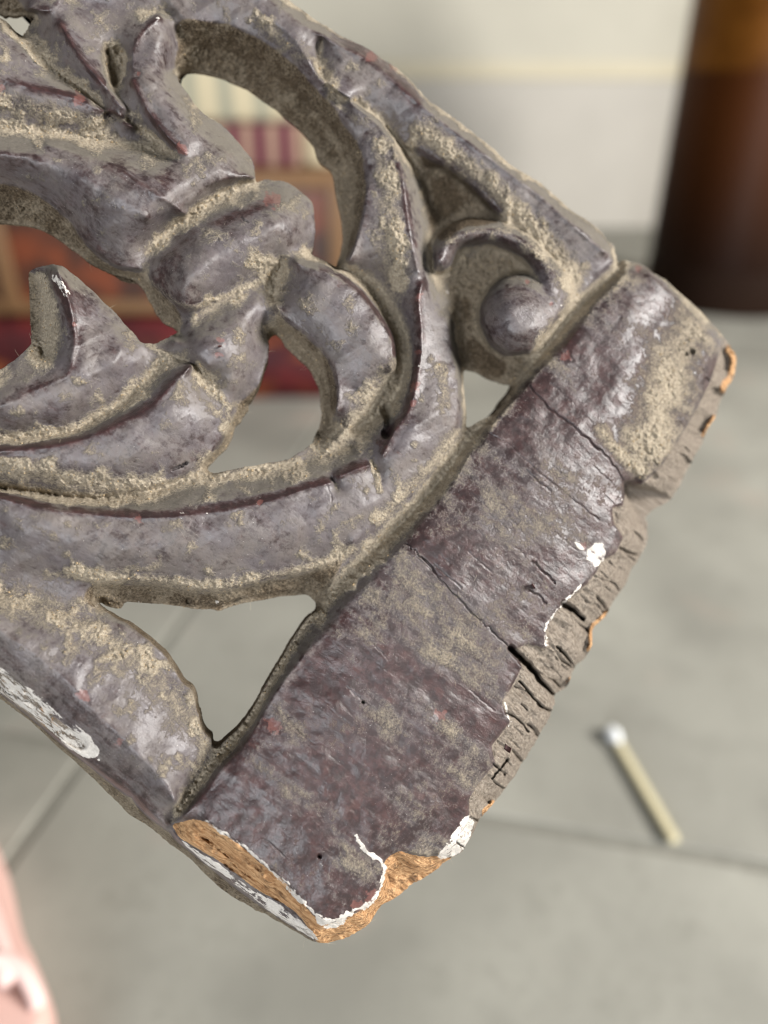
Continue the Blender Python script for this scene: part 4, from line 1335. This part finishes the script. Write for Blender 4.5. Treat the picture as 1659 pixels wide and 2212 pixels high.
crumbs['kind'] = 'stuff'

# fibres: thin bent threads along silhouettes and in hollows
bm = bmesh.new()
bsel = RNG.choice(len(bverts), 150)
isel = vid[fy[RNG.choice(len(fy), 120, p=wgt)], fx[RNG.choice(len(fy), 120, p=wgt)]]
for vi in list(bverts[bsel]) + list(isel):
    p = VL[vi]
    nn_ = vn[vi]
    d = nn_ * 0.6 + RNG.normal(size=3) * 0.7
    d /= np.linalg.norm(d)
    b_ = RNG.normal(size=3) * 0.5
    ln = RNG.uniform(0.0006, 0.0019)
    prev = None
    side = np.cross(d, [0.3, 0.5, 0.8])
    side /= np.linalg.norm(side)
    for s_ in range(5):
        t = s_ / 4
        c_ = p + (d * t + b_ * t * t * 0.6) * ln
        w_ = 0.000022 * (1 - 0.5 * t)
        s2 = np.cross(d, side)
        ring = [bm.verts.new(c_ + side * w_), bm.verts.new(c_ + s2 * w_ - side * w_ * 0.5), bm.verts.new(c_ - s2 * w_ - side * w_ * 0.5)]
        if prev:
            for q in range(3):
                bm.faces.new((prev[q], prev[(q + 1) % 3], ring[(q + 1) % 3], ring[q]))
        prev = ring
fib = obj_bm('dust_fibres', bm, mat_plain('pale_dust_fibre', (0.42, 0.37, 0.28), 0.9, 0.1, 0.1), panel)
fib['kind'] = 'stuff'


# a curled flake of paint standing up from the bar
def flake(x, y, ln, wd, rot):
    bm = bmesh.new()
    c = loc(on_plane([x], [y], 0.15))[0]
    g = []
    for i in range(9):
        row = []
        for j in range(4):
            t = i / 8
            a = t * 2.2
            u_ = math.sin(a) * ln * 0.4
            z_ = (1 - math.cos(a)) * ln * 0.35
            v_ = (j / 3 - 0.5) * wd * (0.6 + 0.5 * math.sin(3 * t + j))
            row.append(bm.verts.new((c[0] + u_ * math.cos(rot) - v_ * math.sin(rot), c[1] + u_ * math.sin(rot) + v_ * math.cos(rot), c[2] + z_)))
        g.append(row)
    for i in range(8):
        for j in range(3):
            bm.faces.new((g[i][j], g[i + 1][j], g[i + 1][j + 1], g[i][j + 1]))
    bmesh.ops.solidify(bm, geom=bm.faces[:], thickness=0.0002)
    return obj_bm('paint_flake', bm, M_FLAKE, panel, True)


M_FLAKE = mat_plain('lifted_maroon_paint', (0.14, 0.075, 0.07), 0.55, 0.4, 0.3, 900)
flake(1130, 1272, 0.0052, 0.0022, 1.2)
flake(478, 742, 0.0030, 0.0013, -1.0)
flake(1090, 1612, 0.0030, 0.002, 0.4)

# ------------------------------------------------------------------ things behind and below the panel
# tall amber jug
YB = float(floor_pt(1600, 690)[1])
left = at_dist(1437, 560, YB + 0.1)
RB = 0.106 * K
jug_c = (left[0] + RB, YB + RB, 0.0005)
jug = empty('amber_jug', jug_c, 'tall dark amber glass jug standing on the floor by the wall', 'jug')
n = NT('amber_glass')
zl = float(at_dist(1600, 150, YB + 0.02)[2])
zz = n.t.nodes.new('ShaderNodeSeparateXYZ')
n.put(zz.inputs[0], n.tc.outputs['Object'])
amb = n.mix(n.step(n.noise(7, 3), 0.35, 0.65), (0.11, 0.036, 0.004), (0.23, 0.085, 0.011))
low_ = n.mix(n.step(zz.outputs[2], 0.06, zl), (0.014, 0.004, 0.001), (0.085, 0.024, 0.004))
body_mat = n.fin(n.mix(n.step(zz.outputs[2], zl - 0.004, zl + 0.004), low_, amb), 0.45, 0.12, None, **{'Transmission Weight': 0.25, 'IOR': 1.4})
bm = bmesh.new()
prof = [(0.0, 0.0), (RB * 0.90, 0.0), (RB * 0.985, 0.005), (RB, 0.015), (RB, 0.12), (RB, 0.385), (RB * 0.96, 0.415), (RB * 0.8, 0.450), (RB * 0.5, 0.478), (RB * 0.32, 0.492), (RB * 0.28, 0.53), (RB * 0.28, 0.56)]
prof = [(r_, z_ * K) for r_, z_ in prof]
bm_lathe(bm, prof[1:], 64)
obj_bm('glass_body', bm, body_mat, jug, True)
n = NT('dark_liquid')
bm = bmesh.new()
zl = float(at_dist(1600, 150, YB + 0.02)[2])
bm_lathe(bm, [(RB * 0.86, 0.006 * K), (RB * 0.965, 0.016 * K), (RB * 0.965, zl)], 64)
obj_bm('dark_contents', bm, n.fin(n.mix(n.noise(18, 3), (0.004, 0.001, 0.0005), (0.022, 0.004, 0.001)), 0.3, 0.4), jug, True)
bm = bmesh.new()
bm_lathe(bm, [(RB * 0.34, 0.546 * K), (RB * 0.36, 0.55 * K), (RB * 0.36, 0.58 * K), (RB * 0.33, 0.585 * K)], 40)
obj_bm('stopper', bm, mat_plain('black_stopper', (0.02, 0.02, 0.02), 0.5), jug, True)
bm = bmesh.new()
bm_lathe(bm, [(RB * 1.003, 0.002), (RB * 1.006, 0.006), (RB * 1.006, 0.085), (RB * 1.003, 0.088)], 64)
obj_bm('base_band', bm, mat_plain('black_base_band', (0.014, 0.006, 0.003), 0.7, 0.1), jug, True)

# matchstick
pa, pb = floor_pt(1318, 1590), floor_pt(1455, 1826)
dv = pb - pa
ml = float(np.linalg.norm(dv))
match = empty('matchstick', (pa[0], pa[1], 0.0008), 'pale yellow wooden matchstick with a white head lying on the grey floor', 'matchstick')
match.rotation_euler = (0, 0, math.atan2(dv[1], dv[0]))
bm = bmesh.new()
bm_box(bm, (0.005, -0.0030, 0.0004), (ml, 0.0030, 0.0058), 0.001, 2)
for v in bm.verts:
    v.co.y += 0.0008 * math.sin(v.co.x * 70)
obj_bm('stick', bm, mat_plain('yellow_matchwood', (0.58, 0.52, 0.34), 0.7, 0.2, 0.15, 300), match)
bm = bmesh.new()
bmesh.ops.create_uvsphere(bm, u_segments=20, v_segments=12, radius=1.0)
for v in bm.verts:
    v.co = Vector((0.0048 + v.co.x * 0.0088, v.co.y * 0.0052 * (1 - 0.25 * v.co.x), 0.0048 + v.co.z * 0.0047))
obj_bm('match_head', bm, mat_plain('white_match_head', (0.78, 0.80, 0.80), 0.7, 0.2, 0.1, 400), match, True)

# pink sandal (only its edge shows)
M_PINK = mat_plain('pink_rubber', (0.58, 0.38, 0.33), 0.8, 0.2, 0.06, 60)
M_PINK2 = mat_plain('pale_pink_rubber', (0.68, 0.50, 0.46), 0.75, 0.2, 0.05, 60)
sp = floor_pt(40, 2150)
sandal = empty('pink_sandal', (0, 0, 0), 'pale pink rubber sandal at the bottom left corner of the picture', 'sandal')


def tube(bm, pts, r, seg=14, flat=1.0):
    pts = [Vector(p) for p in pts]
    prev = None
    for i, p in enumerate(pts):
        t = (pts[min(i + 1, len(pts) - 1)] - pts[max(i - 1, 0)]).normalized()
        a = t.cross(Vector((0, 0, 1)))
        if a.length < 1e-4:
            a = Vector((1, 0, 0))
        a.normalize()
        b = a.cross(t)
        ring = [bm.verts.new(p + (a * math.cos(2 * math.pi * k / seg) + b * math.sin(2 * math.pi * k / seg) * flat) * r) for k in range(seg)]
        if prev:
            for k in range(seg):
                bm.faces.new((prev[k], prev[(k + 1) % seg], ring[(k + 1) % seg], ring[k]))
        else:
            bm.faces.new(list(reversed(ring)))
        prev = ring
    bm.faces.new(prev)


# sole outline on the floor
sole_px = [(-260, 1640), (-80, 1690), (0, 1800), (40, 1950), (80, 2040), (108, 2120), (106, 2170), (92, 2205), (104, 2260), (90, 2420), (-60, 2560), (-420, 2560), (-600, 2300), (-560, 1900)]
SZ = 0.016 * K
SDX, SDY = -8, 25
sole = catmull([tuple(floor_pt(x + SDX, y + SDY, SZ)[:2]) for x, y in sole_px], True, 6)
bm = bmesh.new()
lo = [bm.verts.new((p[0], p[1], 0.0008)) for p in sole]
hi = [bm.verts.new((p[0], p[1], SZ)) for p in sole]
bm.faces.new(hi)
bm.faces.new(list(reversed(lo)))
for k in range(len(sole)):
    bm.faces.new((lo[k], lo[(k + 1) % len(sole)], hi[(k + 1) % len(sole)], hi[k]))
bmesh.ops.recalc_face_normals(bm, faces=bm.faces[:])
bmesh.ops.bevel(bm, geom=[e for e in bm.edges if len(e.link_faces) == 2 and any(len(f.verts) > 8 for f in e.link_faces)], offset=0.003 * K, segments=4, affect='EDGES', profile=0.5)
obj_bm('sole', bm, M_PINK, sandal, True)
bm = bmesh.new()
tube(bm, [at_p for at_p in [tuple(floor_pt(x + SDX + 8, y + SDY - 45, z * K)) for x, y, z in ((-120, 2110, 0.026), (-60, 2098, 0.025), (0, 2092, 0.024), (28, 2098, 0.023), (50, 2118, 0.022), (66, 2145, 0.020), (78, 2172, 0.018), (84, 2195, 0.016))]], 0.0024 * K)
obj_bm('strap', bm, M_PINK2, sandal, True)
bm = bmesh.new()
tube(bm, [tuple(floor_pt(x + SDX - 14, y + SDY, z * K)) for x, y, z in ((-140, 1700, 0.022), (-60, 1800, 0.022), (-20, 1890, 0.022), (10, 1980, 0.022), (30, 2050, 0.022), (42, 2100, 0.021))], 0.0030 * K)
obj_bm('rim_strap', bm, M_PINK2, sandal, True)


# stack seen through the openings
def slab(name, mat, x0, x1, ytop, ybot, Y, depth, parent=None, bevel=0.004, zmin=None):
    a = at_dist(x0, ybot, Y)
    b = at_dist(x1, ytop, Y)
    z0 = a[2] if zmin is None else zmin
    bm = bmesh.new()
    bm_box(bm, (a[0], Y, z0), (b[0], Y + depth, b[2]), bevel, 3)
    return obj_bm(name, bm, mat, parent, True), a, b, z0


YS = float(floor_pt(600, 868)[1])
# red patterned bundle on the floor
n = NT('red_patterned_cloth')
v = n.noise(20, 3, 0.5)
c = n.mix(n.step(v, 0.42, 0.62), (0.045, 0.005, 0.006), (0.095, 0.009, 0.010))
c = n.mix(n.step(n.noise(18, 2, 0.5, vec=n.mapping((1, 1, 1.4))), 0.55, 0.66), c, (0.17, 0.045, 0.012))
c = n.mix(n.step(n.noise(33, 2, 0.5), 0.60, 0.68), c, (0.03, 0.006, 0.01))
M_RED = n.fin(c, 0.75, 0.3, n.bump(n.noise(60, 3), 0.002, 0.5))
a = at_dist(-140, 868, YS)
b = at_dist(735, 868, YS)
ztop = float(at_dist(600, 700, YS)[2])
bm = bmesh.new()
bm_box(bm, (a[0], YS, 0.001), (b[0], YS + 0.22 * K, ztop), 0.012 * K, 4)
bmesh.ops.subdivide_edges(bm, edges=bm.edges[:], cuts=3, use_grid_fill=True)
for q in bm.verts:
    if q.co.z > 0.004:
        q.co.z += 0.006 * math.sin(q.co.x * 36) * math.sin(q.co.y * 27 + 1)
        q.co.y += 0.007 * math.sin(q.co.x * 50 + q.co.z * 70) if q.co.y < YS + 0.15 else 0
ctr = Vector(((a[0] + b[0]) / 2, YS + 0.11, 0.001))
red_o = obj_bm('folded_cloth', bm, M_RED, None, True)
tag(red_o, 'folded red cloth with orange and dark spots, lowest of the stack behind the panel', 'cloth')
# orange lacquered box with a tan frame
YO = YS + 0.02
n = NT('orange_lacquer')
M_OR = n.fin(n.mix(n.step(n.noise(13, 3), 0.4, 0.62), (0.035, 0.010, 0.003), (0.15, 0.030, 0.005)), 0.35, 0.5)
M_TAN = mat_plain('tan_wood_frame', (0.15, 0.078, 0.032), 0.5, 0.4, 0.2, 50)
zb = ztop + 0.0075
ob = at_dist(738, 372, YO)
oa = at_dist(-180, 372, YO)
box = empty('lacquer_box', ((oa[0] + ob[0]) / 2, YO + 0.08, zb), 'orange lacquered box with tan wooden frame resting on the red cloth', 'box')
org = np.array(box.location)


def rel(p):
    return tuple(np.array(p) - org)


bm = bmesh.new()
bm_box(bm, rel((oa[0] + 0.004, YO + 0.006, zb + 0.001)), rel((ob[0] - 0.004, YO + 0.25, ob[2] - 0.002)), 0.003, 2)
obj_bm('body', bm, M_OR, box)
fw = 0.022
for nm, lo_, hi_ in (('frame_top', (oa[0], YO, ob[2] - fw), (ob[0], YO + 0.26, ob[2])),
                     ('frame_right', (ob[0] - fw, YO - 0.001, zb), (ob[0] + 0.001, YO + 0.25, ob[2] - fw * 0.6)),
                     ('frame_left', (oa[0] - 0.001, YO - 0.001, zb), (oa[0] + fw, YO + 0.25, ob[2] - fw * 0.6)),
                     ('frame_bottom', (oa[0] + 0.002, YO + 0.001, zb), (ob[0] - 0.002, YO + 0.25, zb + fw))):
    bm = bmesh.new()
    bm_box(bm, rel(lo_), rel(hi_), 0.004, 3)
    obj_bm('frame_rail', bm, M_TAN, box, True)
xm = at_dist(30, 640, YO)[0]
bm = bmesh.new()
bm_box(bm, rel((xm - 0.017, YO - 0.002, zb + 0.004)), rel((xm + 0.007, YO + 0.02, ob[2] - 0.004)), 0.003, 2)
obj_bm('frame_post', bm, M_TAN, box, True)


def stripes(name, c1, c2, scale, w0, w1, axis='X'):
    n = NT(name)
    w = n.t.nodes.new('ShaderNodeTexWave')
    w.wave_type = 'BANDS'
    w.bands_direction = axis
    n.put(w.inputs['Vector'], n.tc.outputs['Object'])
    w.inputs['Scale'].default_value = scale
    w.inputs['Distortion'].default_value = 0.6
    w.inputs['Detail'].default_value = 1
    return n.fin(n.mix(n.step(w.outputs['Fac'], w0, w1), c1, c2), 0.8, 0.2, n.bump(n.noise(300, 3), 0.0008, 0.5))


# maroon striped folded cloth and cream checked cloth
z1 = ob[2] + 0.001
Y1 = YO + 0.05
sa, sb = at_dist(-60, 270, Y1), at_dist(648, 268, Y1)
bm = bmesh.new()
bm_box(bm, (sa[0], Y1, z1), (sb[0], Y1 + 0.17, sb[2]), 0.006, 3)
o = obj_bm('striped_cloth', bm, stripes('maroon_beige_stripes', (0.085, 0.013, 0.030), (0.26, 0.17, 0.125), 9, 0.35, 0.75), None, True)
tag(o, 'folded maroon cloth with beige stripes on top of the orange box', 'cloth')
Y2 = Y1 + 0.014
ca, cb = at_dist(-60, 120, Y2), at_dist(700, 130, Y2)
bm = bmesh.new()
bm_box(bm, (sa[0] + 0.01, Y2 - 0.006, sb[2] + 0.001), (sb[0] + 0.01, Y2 + 0.15, cb[2]), 0.012, 3)
o = obj_bm('checked_cloth', bm, stripes('cream_grey_checks', (0.44, 0.385, 0.265), (0.24, 0.24, 0.185), 6.5, 0.55, 0.9), None, True)
tag(o, 'cream cloth with pale grey stripes, topmost of the stack behind the panel', 'cloth')
bm = bmesh.new()
bm_box(bm, (sb[0] + 0.003, Y1 + 0.004, z1), (sb[0] + 0.044, Y1 + 0.17, sb[2] - 0.0005), 0.010, 3)
o = obj_bm('cream_roll', bm, mat_plain('cream_cotton', (0.50, 0.43, 0.29), 0.8, 0.2, 0.1, 60), None, True)
tag(o, 'small cream cloth roll beside the maroon striped cloth', 'cloth')
